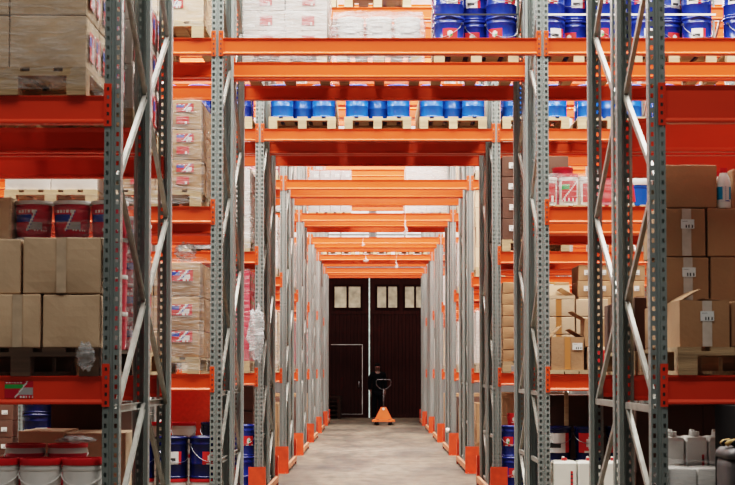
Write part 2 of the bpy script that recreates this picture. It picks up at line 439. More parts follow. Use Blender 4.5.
def carton(x0, y0, z0, w, dep, h, label, cat='box', group=None, m='card', tape=None, tape_x=0., stickers=(), side=(), open_top=False, bulge=.006, rz=None, name='cardboard_box'):
    """x0 left edge, y0 front face. stickers: (art, cx, z, w, h) on the front; side: same on the corridor face (sign by x)."""
    rz = random.uniform(-.012, .012) if rz is None else rz
    me = cached(('carton', round(w,3), round(dep,3), round(h,3), m, open_top, bulge), 'cardboard_box', carton_fn(w-GAP*2, dep-GAP*2, h-.002, m, open_top, bulge))
    o = thing(name, label, cat, (x0+w/2, y0+dep/2, z0), rz, group, me)
    f = -(dep/2-GAP)-bulge-.0025
    if tape:
        tw = .05
        def tp(b):
            b.face([(-tw/2, 0, 0), (tw/2, 0, 0), (tw/2, 0, h-.008), (-tw/2, 0, h-.008)], tape)
            b.face([(-tw/2, 0, h-.008), (tw/2, 0, h-.008), (tw/2, dep-.02, h+.004), (-tw/2, dep-.02, h+.004)], tape)
        link('tape', cached(('tape', round(h,3), round(dep,3), tape), 'tape', tp), o, (tape_x, f, .004))
    for (a, cx, z, sw, sh) in stickers: link('label', patch(a, sw, sh), o, (cx, f-.002, z))
    for (a, cy, z, sw, sh) in side:
        s = 1 if x0 < 0 else -1
        l = link('label', patch(a, sw, sh), o, (s*(w/2-GAP+bulge*.8+.003), cy, z), s*PI/2)
    if open_top:
        for (px, ang) in ((-w/2+.006, open_top[0]), (w/2-.006, open_top[1])):
            fl = link('flap', cached(('flap', round(dep,3), round(w,3), m), 'flap', flap_fn(dep-.012, w*.47, m)), o, (px, 0, h-.004))
            fl.rotation_euler = (0, -math.radians(ang), 0)
        for (py, ang) in ((dep/2-.006, open_top[2]),) if len(open_top) > 2 else ():
            fl = link('flap', cached(('flap', round(w,3), round(w,3), m), 'flap', flap_fn(w-.012, w*.40, m)), o, (0, py, h-.004))
            fl.rotation_euler = (0, -math.radians(ang), PI/2)
    return o

def pallet_parts(w, l, m):
    h = .144
    def deck(b):
        for i in range(5):
            x = -w/2+.06 + i*(w-.12)/4; ww = .14 if i % 2 == 0 else .10
            ww = .12
            b.box(x-ww/2, x+ww/2, 0, l, h-.022, h, m)
        for y in (0, l/2-.05, l-.1): b.box(-w/2, w/2, y, y+.1, h-.044, h-.022, m)
    def skid(b): b.box(-.05, .05, 0, l, 0, .022, m)
    def block(b): b.box(-.05, .05, 0, .1, .022, h-.044, m)
    return deck, skid, block
def pallet(xc, y0, z0, label, m='wood', w=.8, l=1.2, group='wooden pallets on the rack beams', parts=True):
    dk, sk, bl = pallet_parts(w, l, m)
    if not parts:
        def allf(b):
            dk(b)
            for x in (-w/2+.05, 0, w/2-.05):
                b.box(x-.05, x+.05, 0, l, 0, .022, m)
                for y in (0, l/2-.05, l-.1): b.box(x-.05, x+.05, y, y+.1, .022, .1, m)
        return thing('pallet', label, 'pallet', (xc, y0, z0), random.uniform(-.006,.006), group, cached(('pal', w, l, m), 'pallet', allf))
    p = thing('pallet', label, 'pallet', (xc, y0, z0), random.uniform(-.006,.006), group)
    link('deck', cached(('dk', w, l, m), 'deck', dk), p)
    for x in (-w/2+.05, 0, w/2-.05):
        link('skid', cached(('sk', l, m), 'skid', sk), p, (x, 0, 0))
        for y in (0, l/2-.05, l-.1): link('block', cached(('bl', m), 'block', bl), p, (x, y, 0))
    return p

def film(x0, x1, y0, y1, z0, z1, label, m='film', amp=.018, seed=0, group='clear stretch film round pallet loads', taper=.04):
    def fn(b):
        n = 12
        def disp(p, nrm):
            q = Vector((p[0]*5+seed*3.1, p[1]*5, p[2]*6)); a = noise.noise(q)*amp + noise.noise(q*3.3)*amp*.5
            cx, cy = (x0+x1)/2, (y0+y1)/2; t = (p[2]-z0)/(z1-z0); k = 1-taper*t*t
            return (cx+(p[0]-cx)*k+nrm[0]*(a+.008), cy+(p[1]-cy)*k+nrm[1]*(a+.008), p[2]+nrm[2]*(a+.008))
        def sheet(o, u, v, nrm):
            i = len(b.v)
            for r in range(n+1):
                for c in range(n+1):
                    b.v.append(disp([o[k]+u[k]*c/n+v[k]*r/n for k in range(3)], nrm))
            for r in range(n):
                for c in range(n):
                    b.f.append((i+r*(n+1)+c, i+r*(n+1)+c+1, i+(r+1)*(n+1)+c+1, i+(r+1)*(n+1)+c)); b.m.append(b.mi(m)); b.sm.append(True)
        sheet((x0,y0,z0),(x1-x0,0,0),(0,0,z1-z0),(0,-1,0)); sheet((x0,y1,z0),(x1-x0,0,0),(0,0,z1-z0),(0,1,0))
        sheet((x0,y0,z0),(0,y1-y0,0),(0,0,z1-z0),(-1,0,0)); sheet((x1,y0,z0),(0,y1-y0,0),(0,0,z1-z0),(1,0,0))
        sheet((x0,y0,z1),(x1-x0,0,0),(0,y1-y0,0),(0,0,1))
    b = MB(); fn(b)
    cx, cy = (x0+x1)/2, y0
    b.v = [(v[0]-cx, v[1]-cy, v[2]-z0) for v in b.v]
    return thing('stretch_wrap', label, 'plastic film', (cx, cy, z0), 0, group, b.mesh('stretch_wrap'))

LW = {1: ['only'], 2: ['bottom','top'], 3: ['bottom','middle','top'], 4: ['bottom','second','third','top'], 5: ['bottom','second','middle','fourth','top'], 6: ['bottom','second','third','fourth','fifth','top'], 7: ['bottom','second','third','fourth','fifth','sixth','top']}
def stack(xc, y0, z0, aisle, layers, look, place, group, cols=2, rows=3, w=.8, l=1.2, m='card', **kw):
    """cartons on a pallet: the front row complete, further rows only in the column that faces the aisle"""
    cw, rd = w/cols, l/rows; z = z0
    CN = {1: ['']*1, 2: ['left','right'], 3: ['left','middle','right'], 4: ['far left','mid left','mid right','far right']}[cols]
    RN = ['front', 'second', 'rear'] if rows == 3 else ['front', 'rear']
    for li, h in enumerate(layers):
        for c in range(cols):
            for r in range(rows):
                inner = (c == cols-1) if aisle < 0 else (c == 0)
                if r > 0 and not inner: continue
                ln = LW[len(layers)][li]
                pos = f"{ln} layer, {RN[r]}{' '+CN[c] if CN[c] else ''}"
                carton(xc-w/2+c*cw+random.uniform(-.003,.003), y0+r*rd, z, cw, rd, h, f"{look}, {pos}, {place}", group=group, m=m, **kw)
        z += h
    return z

def pail(x, y, z, r, h, label, body='white', lid='red', art=None, lab=None, handle=True, name='pail', group=None, rz=0, cat='pail', n=20, artz=.2, arth=.6, artw=None, wirem='wire', lidh=.03, ring=None):
    p = thing(name, label, cat, (x, y, z), rz, group)
    rb = r*.90
    def bf(b):
        b.lathe([[(0,.0),(rb,.0)],[(rb,0),(rb+(r-rb)*.85,h-lidh-.03)]], body, n=n)
        b.lathe([[(rb+(r-rb)*.85,h-lidh-.03),(r*1.0,h-lidh-.028),(r*1.0,h-lidh-.012)],[(r*.97,h-lidh-.012),(r*.97,h-lidh)]], ring or body, n=n)
    def lf(b):
        b.lathe([[(r*1.0,h-lidh),(r*1.015,h-lidh+.004),(r*1.015,h-.006),(r*1.0,h)],[(r*1.0,h),(r*.93,h)],[(r*.93,h),(r*.93,h-.008)],[(r*.93,h-.008),(0,h-.006)]], lid, n=n)
    link('body', cached(('pb', r, h, body, lidh, ring), 'body', bf), p); link('lid', cached(('pl', r, h, lid, lidh), 'lid', lf), p)
    if art: link('label', patch(art, (artw or r*1.7), h*arth, round(r*.985,4)+.001), p, (0, 0, h*artz))
    if handle:
        def hf(b):
            pts = [(r*1.03*math.cos(PI+a), r*1.03*math.sin(PI+a), h-lidh-.03-.30*r*math.sin(a)-abs(math.sin(a))*h*.18) for a in [PI*i/14 for i in range(15)]]
            b.tube(pts, .003, wirem, 5)
        link('handle', cached(('ph', r, h, wirem, lidh), 'handle', hf), p)
    return p

def drum(x, y, z, r, h, label, body='blue', art=None, group=None, rz=0, n=22, handle=True, name='drum', cat='drum', lidm=None, seen_parts=True):
    p = thing(name, label, cat, (x, y, z), rz, group)
    def bf(b):
        b.lathe([[(0,0),(r*.97,0)],[(r*.97,0),(r,.006),(r,.016),(r*.97,.02)],[(r*.97,.02),(r*.97,h*.33),(r*.995,h*.345),(r*.97,h*.36),(r*.97,h*.80),(r*.995,h*.815),(r*.97,h*.83),(r*.97,h-.03)]], body, n=n)
    def lf(b):
        b.lathe([[(r*.97,h-.03),(r*1.02,h-.026),(r*1.03,h-.014),(r*1.0,h-.002),(r*.95,h)],[(r*.95,h),(r*.92,h-.012),(0,h-.01)]], lidm or body, n=n)
    link('body', cached(('db', r, h, body), 'body', bf), p); link('lid', cached(('dl', r, h, lidm or body), 'lid', lf), p)
    if art: link('label', patch(art, r*.95, h*.30, round(r*.985,4)+.001), p, (0,0,h*.34), random.choice((-.45,.1,.5)))
    if handle:
        def hf(b):
            pts = [(r*1.03*math.cos(PI+a), r*1.03*math.sin(PI+a), h*.80-abs(math.sin(a))**.8*h*.42) for a in [PI*i/14 for i in range(15)]]
            b.tube(pts, .0028, 'wire', 5)
            for s in (-1, 1): b.box(s*r-.012, s*r+.012, -.012, .012, h*.78, h*.83, 'wire')
        link('handle', cached(('dh', r, h), 'handle', hf), p, (0,0,0), random.uniform(-.7,.7))
    return p

def drum_load(xc, y0, z0, body, place, group, layers=1, r=.145, h=.34, art=('drum','drumpaper'), rows=2, handle=True, only=None):
    """drums as they stand on a pallet: two in front, one set back between them, two behind"""
    pos = [(-.25, r+.01, 'front left'), (.25, r+.01, 'front right'), (0, r+.01+.19, 'set back in the middle')]
    if rows > 1: pos += [(-.25, r*3+.04, 'second row left'), (.25, r*3+.04, 'second row right')]
    for li in range(layers):
        for (dx, dy, w_) in pos:
            if only and w_ not in only: continue
            lay = '' if layers == 1 else f", {LW[layers][li]} layer"
            nm = {'blue': 'blue metal drum', 'bright_blue': 'bright blue drum', 'navy': 'navy blue metal drum'}[body]
            a = random.choice(art) if art else None
            drum(xc+dx, y0+dy, z0+li*h, r, h, f"{nm}, {w_}{lay}, {place}", body, a, group, rz=random.uniform(-.35,.35), handle=handle)

def jug(x, y, z, w, dep, h, label, cap='red', group=None, art='jug', body='milk', rz=0):
    p = thing('canister', label, 'canister', (x, y, z), rz, group)
    def bf(b):
        b.loft([(0,w*.95,dep*.95,10),(.012,w,dep,14),(h*.84,w,dep,14),(h*.895,w*.93,dep*.93,10),(h*.91,w*.72,dep*.72,6)], body, 32, smooth=False)
    def hf(b): b.tube([(0,-dep*.05,h*.86),(0,-dep*.02,h*.985),(0,dep*.22,h*.985),(0,dep*.36,h*.84)], .011, body, 8)
    def cf(b): b.lathe([[(.0,h*.9),(.024,h*.9),(.024,h*.985)],[(.024,h*.985),(0,h*.99)]], cap, cx=0, cy=-dep*.27, n=14)
    link('body', cached(('jb', w, dep, h, body), 'body', bf), p); link('handle', cached(('jh', w, dep, h, body), 'handle', hf), p)
    link('cap', cached(('jc', w, dep, h, cap), 'cap', cf), p)
    if art: link('label', patch(art, w*.3, h*.42), p, (w*.28, -dep/2-.002, h*.22))
    return p

# ================= nearest pair, left bay =================
d1 = DS[0]
P = 'left bay of nearest rack'
LX = -1.387
# middle shelf: wrapped cartons
pallet(-1.875, d1-.03, LV[1], f"worn pallet under wrapped cartons, middle shelf, {P}", 'wood')
stack(-1.875, d1-.01, LV[1]+.144, -1, [.275, .275], 'brown carton under film', f'middle shelf, {P}', 'wrapped cartons above the camera on the left', m='card_grey', bulge=.012,
      side=(('product', -.08, .05, .15, .15), ('product', .10, .05, .12, .16)))
film(-2.28, -1.468, d1-.03, d1+1.21, LV[1]-.0+.03, LV[1]+.144+.72, f'streaky film round brown cartons, middle shelf, {P}', seed=1, taper=0)
pallet(-1.83, d1+1.22, LV[1], 'pallet of red-labelled cartons on middle shelf behind the nearest left upright', 'wood')
stack(-1.63, d1+1.24, LV[1]+.144, -1, [.27]*3, 'red-labelled carton', 'middle shelf behind nearest left upright', 'red-labelled cartons behind the nearest left frame', m='card_white', cols=1, rows=3, w=.4,
      side=(('product', -.08, .03, .16, .2), ('product', .1, .03, .15, .2)), stickers=(('product', 0, .04, .3, .19),))
# eye-level shelf
pallet(-1.80, d1-.02, LV[0], f"dark worn pallet at eye level, {P}", 'wood_dark')
zb = LV[0]+.144
g = 'loose brown cartons at eye level on the left'
carton(-2.12, d1+.0, zb, .418, .38, .278, 'plain brown carton, lower left of eye-level group, nearest left bay', group=g, m='card_grey', tape='tape_clear', tape_x=.09, bulge=.008)
carton(-1.695, d1+.0, zb, .298, .38, .275, 'plain brown carton resting on pallet beside nearest left upright, lower right', group=g, m='card_grey', bulge=.010)
carton(-2.20, d1+.02, zb+.279, .39, .36, .285, 'plain brown carton, upper left of eye-level group, nearest left bay', group=g, m='card_grey', bulge=.010)
carton(-1.80, d1+.005, zb+.279, .405, .36, .292, 'brown carton with taped centre seam, upper right of eye-level group beside nearest upright', group=g, m='card_grey', tape='tape_clear', tape_x=.0, bulge=.014)
carton(-2.26, d1+.385, zb, .30, .35, .275, 'brown carton hidden behind the eye-level pair, lower layer, nearest left bay', group=g, m='card_grey')
carton(-2.26, d1+.385, zb+.279, .30, .35, .285, 'brown carton hidden behind the eye-level pair, upper layer, nearest left bay', group=g, m='card_grey')
carton(-2.25, d1+.385, zb+.57, .305, .36, .25, 'pale beige carton standing left of the red pails, nearest left bay', m='card_pale', group=g)
gp = 'red wrapped pails at eye level on the left'
for c, xx in enumerate((-1.85, -1.642, -1.437)):
    for li in range(4):
        pail(xx, d1+.50, zb+li*.2015, .101, .2005, f"red pail with navy stripe, {['left','middle','right'][c]} column, {LW[4][li]} layer, front row, {P}", body='deep_red', lid='lab_white', art='pail', handle=False, group=gp, artz=.08, arth=.66, artw=.19, lidh=.022)
pailg2 = 'red wrapped pails behind the nearest left upright'
for r_ in range(3):
    for li in range(4):
        pail(-1.50, d1+1.36+.24*r_, zb+li*.2015, .101, .2005, f"red pail, {['front','middle','rear'][r_]} of its row, {LW[4][li]} layer, eye level behind nearest left upright", body='deep_red', lid='lab_white', art='pail', handle=False, group=pailg2, rz=.9, artz=.08, arth=.66, artw=.19, lidh=.022)
pallet(-1.80, d1+1.22, LV[0], 'pallet under red pails at eye level behind nearest left upright', 'wood')
film(-1.96, -1.34, d1+.39, d1+.70, zb, zb+.83, f'shiny film round red pails at eye level, {P}', seed=4, taper=0, amp=.006)

def crumple(name, label, cat, loc, sx, sy, sz, m, seed=0, group=None, n=14):
    b = MB(); i0 = 0
    for j in range(n+1):
        for a in range(n*2):
            t, f = PI*j/n, 2*PI*a/(n*2)
            v = Vector((math.sin(t)*math.cos(f), math.sin(t)*math.sin(f), math.cos(t)))
            k = 1+.55*noise.noise(v*2.2+Vector((seed*5,0,0)))+.35*noise.noise(v*5+Vector((seed*9,3,0)))
            b.v.append((v.x*sx*k, v.y*sy*k, v.z*sz*k))
    w = n*2
    for j in range(n):
        for a in range(w):
            c = (a+1) % w; b.f.append((j*w+a, (j+1)*w+a, (j+1)*w+c, j*w+c)); b.m.append(b.mi(m)); b.sm.append(True)
    mn = min(v[2] for v in b.v)
    b.v = [(v[0], v[1], v[2]-mn) for v in b.v]
    return thing(name, label, cat, loc, 0, group, b.mesh(name))
crumple('plastic_scrap', 'crumpled whitish film hanging over right end of the dark pallet, nearest left bay', 'plastic film', (X(86,7.9), d1-.065, LV[0]+.02), .045, .02, .065, 'film_dense', 3)

# floor level
F0 = 'floor of nearest left bay'
pallet(-1.80, d1-.02, 0, f"pallet under white pails on {F0}", 'wood', group='pallets on the floor')
for c, xx in enumerate((-1.94, -1.72, -1.50)):
    for li in range(4):
        pail(xx, d1+.12, .144+.234*li, .1085, .2335, f"white pail with red lid, {['left','middle','right'][c]} column, {LW[4][li]} of four, {F0}", group='white pails with red lids at bottom left', wirem='white', lidh=.035)
for c, xx in enumerate((-1.885, -1.655)):
    for li in range(4):
        pail(xx, d1+.50, .144+.248*li, .108, .2475, f"red-banded pail behind white pails, {['left','right'][c]} column, {LW[4][li]} of four, nearest left bay", body='deep_red', ring='lab_white', lid='red', group='red pails behind the white pails at bottom left', wirem='white', lidh=.02)
crumple('plastic_scrap', 'glossy crumpled film lying over the red-banded pails at bottom left', 'plastic film', (-1.60, d1+.47, 1.135), .10, .09, .018, 'film_dense', 8)
pallet(-1.85, d1+1.22, 0, f"pallet under two tall brown cartons, rear of {F0}", 'wood_dark', group='pallets on the floor')
carton(-2.10, d1+1.24, .144, .275, .5, .53, 'tall brown carton, lower left, behind pails on nearest left floor', group='tall brown cartons behind the pails', bulge=.004, m='card_pale')
carton(-2.10, d1+1.24, .676, .275, .5, .50, 'tall brown carton, upper left, behind pails on nearest left floor', group='tall brown cartons behind the pails', bulge=.004, m='card_pale')
carton(-1.82, d1+1.24, .144, .36, .5, .53, 'tall brown carton, lower right, behind pails on nearest left floor', group='tall brown cartons behind the pails', bulge=.004, m='card_pale')
carton(-1.82, d1+1.24, .676, .36, .5, .49, 'tall brown carton, upper right, behind pails on nearest left floor', group='tall brown cartons behind the pails', bulge=.004, m='card_pale')
carton(-2.02, d1+1.80, .0, .45, .4, 1.33, 'tall dark carton standing behind the brown cartons, nearest left bay', m='card_dark', bulge=.004)

# ================= nearest pair, right bay =================
P = 'right bay of nearest rack'
zb = LV[0]+.134
pallet(1.96, d1-.02, LV[0]+.005, f"rough pale pallet at eye level, {P}", 'wood')
g = 'brown cartons with white tape at eye level on the right'
lab = ('ship', 0, .13, .072, .05)
carton(1.575, d1+.02, zb+.014, .262, .34, .243, 'open brown carton with raised flaps, front of eye-level pallet, nearest right bay', group=g, tape='tape', tape_x=.012, stickers=(('ship', .012, .135, .07, .05),), open_top=(30, 176), bulge=.003)
carton(1.845, d1+.04, zb+.014, .36, .34, .24, 'brown carton right of the open carton, nearest right bay', group=g)
carton(1.535, d1+.42, zb+.014, .33, .4, .232, 'brown carton behind open carton, bottom layer left, nearest right bay', group=g)
carton(1.87, d1+.42, zb+.014, .33, .4, .232, 'brown carton behind open carton, bottom layer right, nearest right bay', group=g)
S2 = (('ship', .03, .13, .07, .05),)
carton(1.535, d1+.36, zb+.247, .272, .4, .258, 'brown carton with white tape, second layer left, nearest right bay', group=g, tape='tape', tape_x=.02, stickers=(('ship', .025, .15, .072, .05),), bulge=.003)
carton(1.81, d1+.36, zb+.247, .272, .4, .258, 'brown carton with white tape, second layer right, nearest right bay', group=g, tape='tape', tape_x=.06, stickers=(('ship', .06, .13, .072, .05),), bulge=.003)
carton(1.520, d1+.36, zb+.506, .272, .4, .262, 'brown carton with white tape, third layer left, nearest right bay', group=g, tape='tape', tape_x=.03, stickers=(('ship', .035, .15, .072, .05),), bulge=.003)
carton(1.795, d1+.36, zb+.506, .272, .4, .262, 'brown carton with white tape, third layer right, nearest right bay', group=g, tape='tape', tape_x=.07, stickers=(('ship', .065, .12, .072, .05),), bulge=.003)
carton(1.572, d1+.37, zb+.769, .286, .36, .236, 'plain brown carton without tape on top of the taped cartons, right', group=g, bulge=.002, rz=0)
carton(1.955, d1+.45, zb+.769, .30, .30, .225, 'brown carton at right edge beside the white bottle', group=g, bulge=.003)
def bottle(x, y, z, label):
    p = thing('bottle', label, 'bottle', (x, y, z), 0, 'white bottles with red caps')
    def bf(b): b.lathe([[(0,0),(.034,0)],[(.034,0),(.037,.006),(.037,.135),(.034,.155),(.022,.185),(.019,.195)]], 'white', n=20)
    def cf(b): b.lathe([[(.021,.192),(.021,.218)],[(.021,.218),(0,.219)]], 'red', n=16)
    link('body', cached('bb','body',bf), p); link('cap', cached('bc','cap',cf), p); link('label', patch('bottle', .11, .085, .0378), p, (0,0,.03))
bottle(1.897, d1+.40, zb+.769, 'white bottle with blue label and red cap standing on cartons, right')
bottle(1.903, d1+.56, zb+.769, 'second white red-capped bottle hidden behind the front bottle')
# behind it, rear row
pallet(1.95, d1+1.22, LV[0], 'pallet of dark cartons at eye level behind nearest right upright', 'wood')
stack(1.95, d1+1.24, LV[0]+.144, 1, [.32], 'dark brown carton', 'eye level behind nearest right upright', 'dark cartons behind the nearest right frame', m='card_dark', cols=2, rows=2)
F0 = 'nearest right floor'
pallet(1.95, d1+.0, 0, f"pallet under white canisters, {F0}", 'wood', group='pallets on the floor')
for c in range(3):
    for li in range(3):
        jug(1.60+.122*c, d1+.42, .144+.358*li, .118, .2, .352, f"white canister, {['left','middle','right'][c]} column, {LW[3][li]} of three, {F0}", cap='white', group='white canisters at bottom right', art='jug' if c == 1 else None, body='white')
g='white shrink-wrapped packs at bottom right'
for li in range(6):
    for c in range(2):
        carton(1.515+.15*c, d1+.02, .144+.148*li, .148, .27, .146, f"white wrapped pack, {['left','right'][c]} column, {LW[6][li]} of six, {F0}", m='white', group=g, name='wrapped_pack', cat='pack', bulge=.005)
film(1.50, 1.84, d1+.0, d1+.31, .144, 1.05, f"creased clear film over the white packs, {F0}", m='film', seed=12, amp=.01, taper=0)
# black cabinet and grey bin
def cab(b):
    b.box(0, .5, 0, .45, 0, 1.32, 'black'); b.box(.02, .48, -.012, 0, .05, .62, 'black'); b.box(.02, .48, -.012, 0, .66, 1.28, 'black')
c_ = thing('cabinet', 'black upright cabinet standing under the shade-reddened beam at bottom right corner', 'cabinet', (1.737, d1-.06-.45, 0))
bb = MB(); bb.box(0,.5,0,.45,.02,1.36,'black'); link('carcass', bb.mesh('carcass'), c_)
for z in (.04, .71):
    bb = MB(); bb.box(.015,.485,-.014,-.002,0,.63,'black'); dr = link('door', bb.mesh('door'), c_, (0,0,z))
    bb = MB(); bb.tube([(.42,-.014,.25),(.42,-.04,.26),(.42,-.04,.38),(.42,-.014,.39)], .005, 'dark_plastic'); link('handle', bb.mesh('handle'), dr)
for x in (.05,.45):
    for y in (.05,.4):
        bb = MB(); bb.lathe([[(.02,0),(.02,.02)],[(.02,0),(0,0)]], 'black', n=10); link('foot', bb.mesh('foot'), c_, (x,y,0))
pallet(1.95, d1+1.22, 0, 'pallet of added dark cartons behind white canisters, nearest right floor', 'wood_dark', group='pallets on the floor')
stack(1.95, d1+1.24, .144, 1, [.395]*3, 'dark carton', 'added behind white canisters, nearest right floor', 'added dark cartons behind the white canisters', m='card_dark', cols=2, rows=1, l=.5)  # dark stack added to black out the bright aisle behind the canisters
b_ = thing('storage_bin', 'scuffed dark grey plastic bin with rounded top at bottom right corner', 'bin', (X(735,7.0)+.08, 7.0, 0))
bb = MB(); bb.loft([(0,.26,.30,5),(.03,.28,.32,6),(1.10,.29,.33,6),(1.14,.285,.325,5)], 'dark_plastic', 28); link('body', bb.mesh('body'), b_)
bb = MB(); bb.loft([(1.14,.30,.34,6),(1.165,.30,.34,6),(1.185,.27,.31,5),(1.19,.2,.24,4)], 'dark_plastic', 28); link('lid', bb.mesh('lid'), b_)
gl = thing('work_glove', 'black and tan work glove lying on the dark grey bin', 'glove', (X(735,7.0)+.06, 6.98, 1.19), .3)
bb = MB()
bb.loft([(0,.13,.09,3),(.012,.15,.11,3),(.028,.12,.09,3),(.034,.06,.05,2)], 'tan_leather', 20); link('palm', bb.mesh('palm'), gl)
for i in range(4):
    bb = MB(); y = -.036+i*.024; L_ = [.055,.07,.072,.06][i]
    bb.tube([(-.05,y,.016),(-.06-L_*.4,y*1.15,.026),(-.06-L_*.8,y*1.25,.022),(-.06-L_,y*1.3,.012)], .0115, 'tan_leather' if i % 2 else 'black', 8); link('finger', bb.mesh('finger'), gl)
bb = MB(); bb.tube([(-.01,-.045,.015),(-.04,-.07,.02),(-.07,-.08,.012)], .012, 'black', 8); link('thumb', bb.mesh('thumb'), gl)
bb = MB(); bb.loft([(0,.07,.10,3,.09,0),(.02,.08,.11,3,.09,0),(.035,.07,.09,3,.09,0)], 'black', 20); link('cuff', bb.mesh('cuff'), gl)

# ================= second pair =================
d2 = DS[1]
P = 'left bay, second rack pair'
# upper shelf
pallet(-1.87, d2-.02, LV[2], f"pale pallet on upper shelf, {P}", 'wood_pale')
stack(-1.87, d2, LV[2]+.144, -1, [.29,.29], 'white-topped carton', f'upper shelf, {P}', 'cartons on the upper shelf at the left', m='card_pale', stickers=(('product', -.05, .12, .15, .1),))
film(-2.27,-1.46, d2-.02, d2+1.2, LV[2]+.1, LV[2]+.75, f"loose film round cartons on upper shelf, {P}", m='film', seed=21)
# middle shelf
pallet(-1.88, d2-.02, LV[1], f"pallet on middle shelf nearest the aisle, {P}", 'wood'); 
stack(-1.88, d2, LV[1]+.144, -1, [.262]*3, 'carton with two red labels', f'middle shelf, {P}', 'cartons with two red labels each', m='card', bulge=.008,
      stickers=(('product', .06, .155, .15, .072), ('red', .04, .05, .11, .065)))
film(-2.29,-1.455, d2-.03, d2+1.2, LV[1]+.02, LV[1]+.144+.80, f"torn clear film round red-labelled cartons, middle shelf, {P}", seed=23, amp=.022)
pallet(-2.78, d2-.02, LV[1], f"pale pallet further left on middle shelf, {P}", 'wood_pale')
stack(-2.78, d2, LV[1]+.144, -1, [.262]*2, 'white paper-covered carton', f'middle shelf, {P}', 'white cartons glimpsed above the red pails', m='card_white', rows=1, l=.6)
# eye-level
pallet(-1.89, d2-.02, LV[0], f"pallet at eye level nearest the aisle, {P}", 'wood')
stack(-1.89, d2, LV[0]+.144, -1, [.23,.295,.295], 'film-wrapped carton with red label', f'eye level, {P}', 'film-wrapped cartons at eye level', m='card', bulge=.012,
      stickers=(('product', .04, .13, .2, .095),))
film(-2.3,-1.45, d2-.03, d2+1.2, LV[0]+.03, LV[0]+.144+.86, f"crinkled film round cartons at eye level, {P}", seed=25, amp=.03)
crumple('plastic_scrap', f"twisted knot of film on top of cartons at eye level, {P}", 'plastic film', (X(183,d2), d2+.12, LV[0]+.144+.82), .09, .08, .07, 'film_dense', 5)
for xx, w_ in ((-3.66,'farthest from aisle'),):
    pallet(xx, d2-.02, LV[0], f"eye-level pallet, {w_}, {P}", 'wood')
    stack(xx, d2, LV[0]+.144, -1, [.3,.3,.3], 'plain carton', f'eye level, {w_}, second rack left', 'plain cartons at eye level behind the left goods', rows=1, l=.4)
# floor
F0 = 'second left floor'
pallet(-1.80, d2-.02, 0, f"pallet under navy drums, {F0}", 'wood', group='pallets on the floor')
xs = (-1.74, -1.45, -2.03)
for c, xx in enumerate(xs):
    for li in range(2): pail(xx, d2+.15, .144+.23*li, .135, .229, f"white pail with red lid, {['middle','right','left'][c]} column, {['lower','upper'][li]}, under navy drums, {F0}", group='red-lidded pails under the navy drums')
    drum(xx, d2+.15, .604, .14, .362, f"navy drum with {['white','red','plain'][c]} label, {['middle','right','left'][c]} of front row, {F0}", 'navy', ['drumpaper','drum',None][c], 'navy drums at bottom left', rz=[.15,-.1,0][c], name='drum')
g='pails behind the navy drums at left'
pallet(-1.80, d2+1.22, 0, f"pallet at rear, {F0}", 'wood', group='pallets on the floor')
for c, xx in enumerate((-2.05,-1.79,-1.50)):
    for li in range(3):
        pail(xx, d2+1.4, .144+.30*li, .13 if c==2 else .115, .299, f"{'navy' if c==2 else 'red-lidded white'} pail, {['left','middle','right'][c]} column, {LW[3][li]} of three, rear of {F0}", body='navy' if c==2 else 'white', lid='navy' if c==2 else 'red', group=g)
carton(-2.02, d2+1.62, .144, .60, .5, .62, f"big red-brown carton, lower, rear of {F0}", m='card_red', bulge=.004, group='big red-brown cartons')
carton(-2.02, d2+1.62, .766, .60, .5, .585, f"big red-brown carton, upper, rear of {F0}", m='card_red', bulge=.004, group='big red-brown cartons')
pallet(-2.74, d2-.02, 0, f"pallet of navy drums further left, {F0}", 'wood', group='pallets on the floor')
for c, xx in enumerate((-2.90,-2.60)):
    for li in range(4): drum(xx, d2+.15, .144+.34*li, .14, .338, f"navy drum seen past brown cartons, {['left','right'][c]} column, {LW[4][li]} of four, {F0}", 'navy', 'drumpaper' if c == 0 else None, 'navy drums glimpsed under the nearest left beam', handle=False)

# right bay
P = 'right bay, second rack pair'
db = d2+1.22
for i, xx in enumerate((1.95, 2.85)):
    w_ = ['nearest the aisle','second from aisle'][i]
    pallet(xx, db-.02, LV[2], f"pallet of blue drums {w_}, {P}", 'wood_pale')
    drum_load(xx, db, LV[2]+.144, 'blue', f"upper right shelf, {w_}", 'blue drums on upper right shelf', layers=2, r=.145, h=.34)
pallet(3.75, db-.02, LV[2], f"pallet of blue drums at right picture edge, {P}", 'wood_pale')
drum_load(3.75, db, LV[2]+.144, 'blue', "upper right shelf at picture edge", 'blue drums on upper right shelf', layers=2, only=('front left','set back in the middle'))
pallet(.98, db-.02, LV[2], "pallet of blue drums bridging the tunnel, right of the wrapped loads", 'wood_pale')
drum_load(.98, db, LV[2]+.144, 'blue', "tunnel bridge shelf, right side", 'blue drums bridging the tunnel', layers=2, r=.15)
def strap(x0, x1, y, z, m, label):
    b = MB(); b.box(-(x1-x0)/2, (x1-x0)/2, -.004, .0, 0, .018, m)
    thing('strap', label, 'strap', ((x0+x1)/2, y, z), 0, 'straps round the blue drums', b.mesh('strap'))
strap(.58,1.38, db-.0, LV[2]+.144+.335, 'strap_black', 'dark strap round blue drums bridging the tunnel')
strap(1.55,2.35, db-.0, LV[2]+.144+.335, 'strap', 'pale strap round blue drums nearest the aisle, upper right shelf')
strap(2.45,3.25, db-.0, LV[2]+.144+.335, 'strap', 'pale strap round second group of blue drums, upper right shelf')
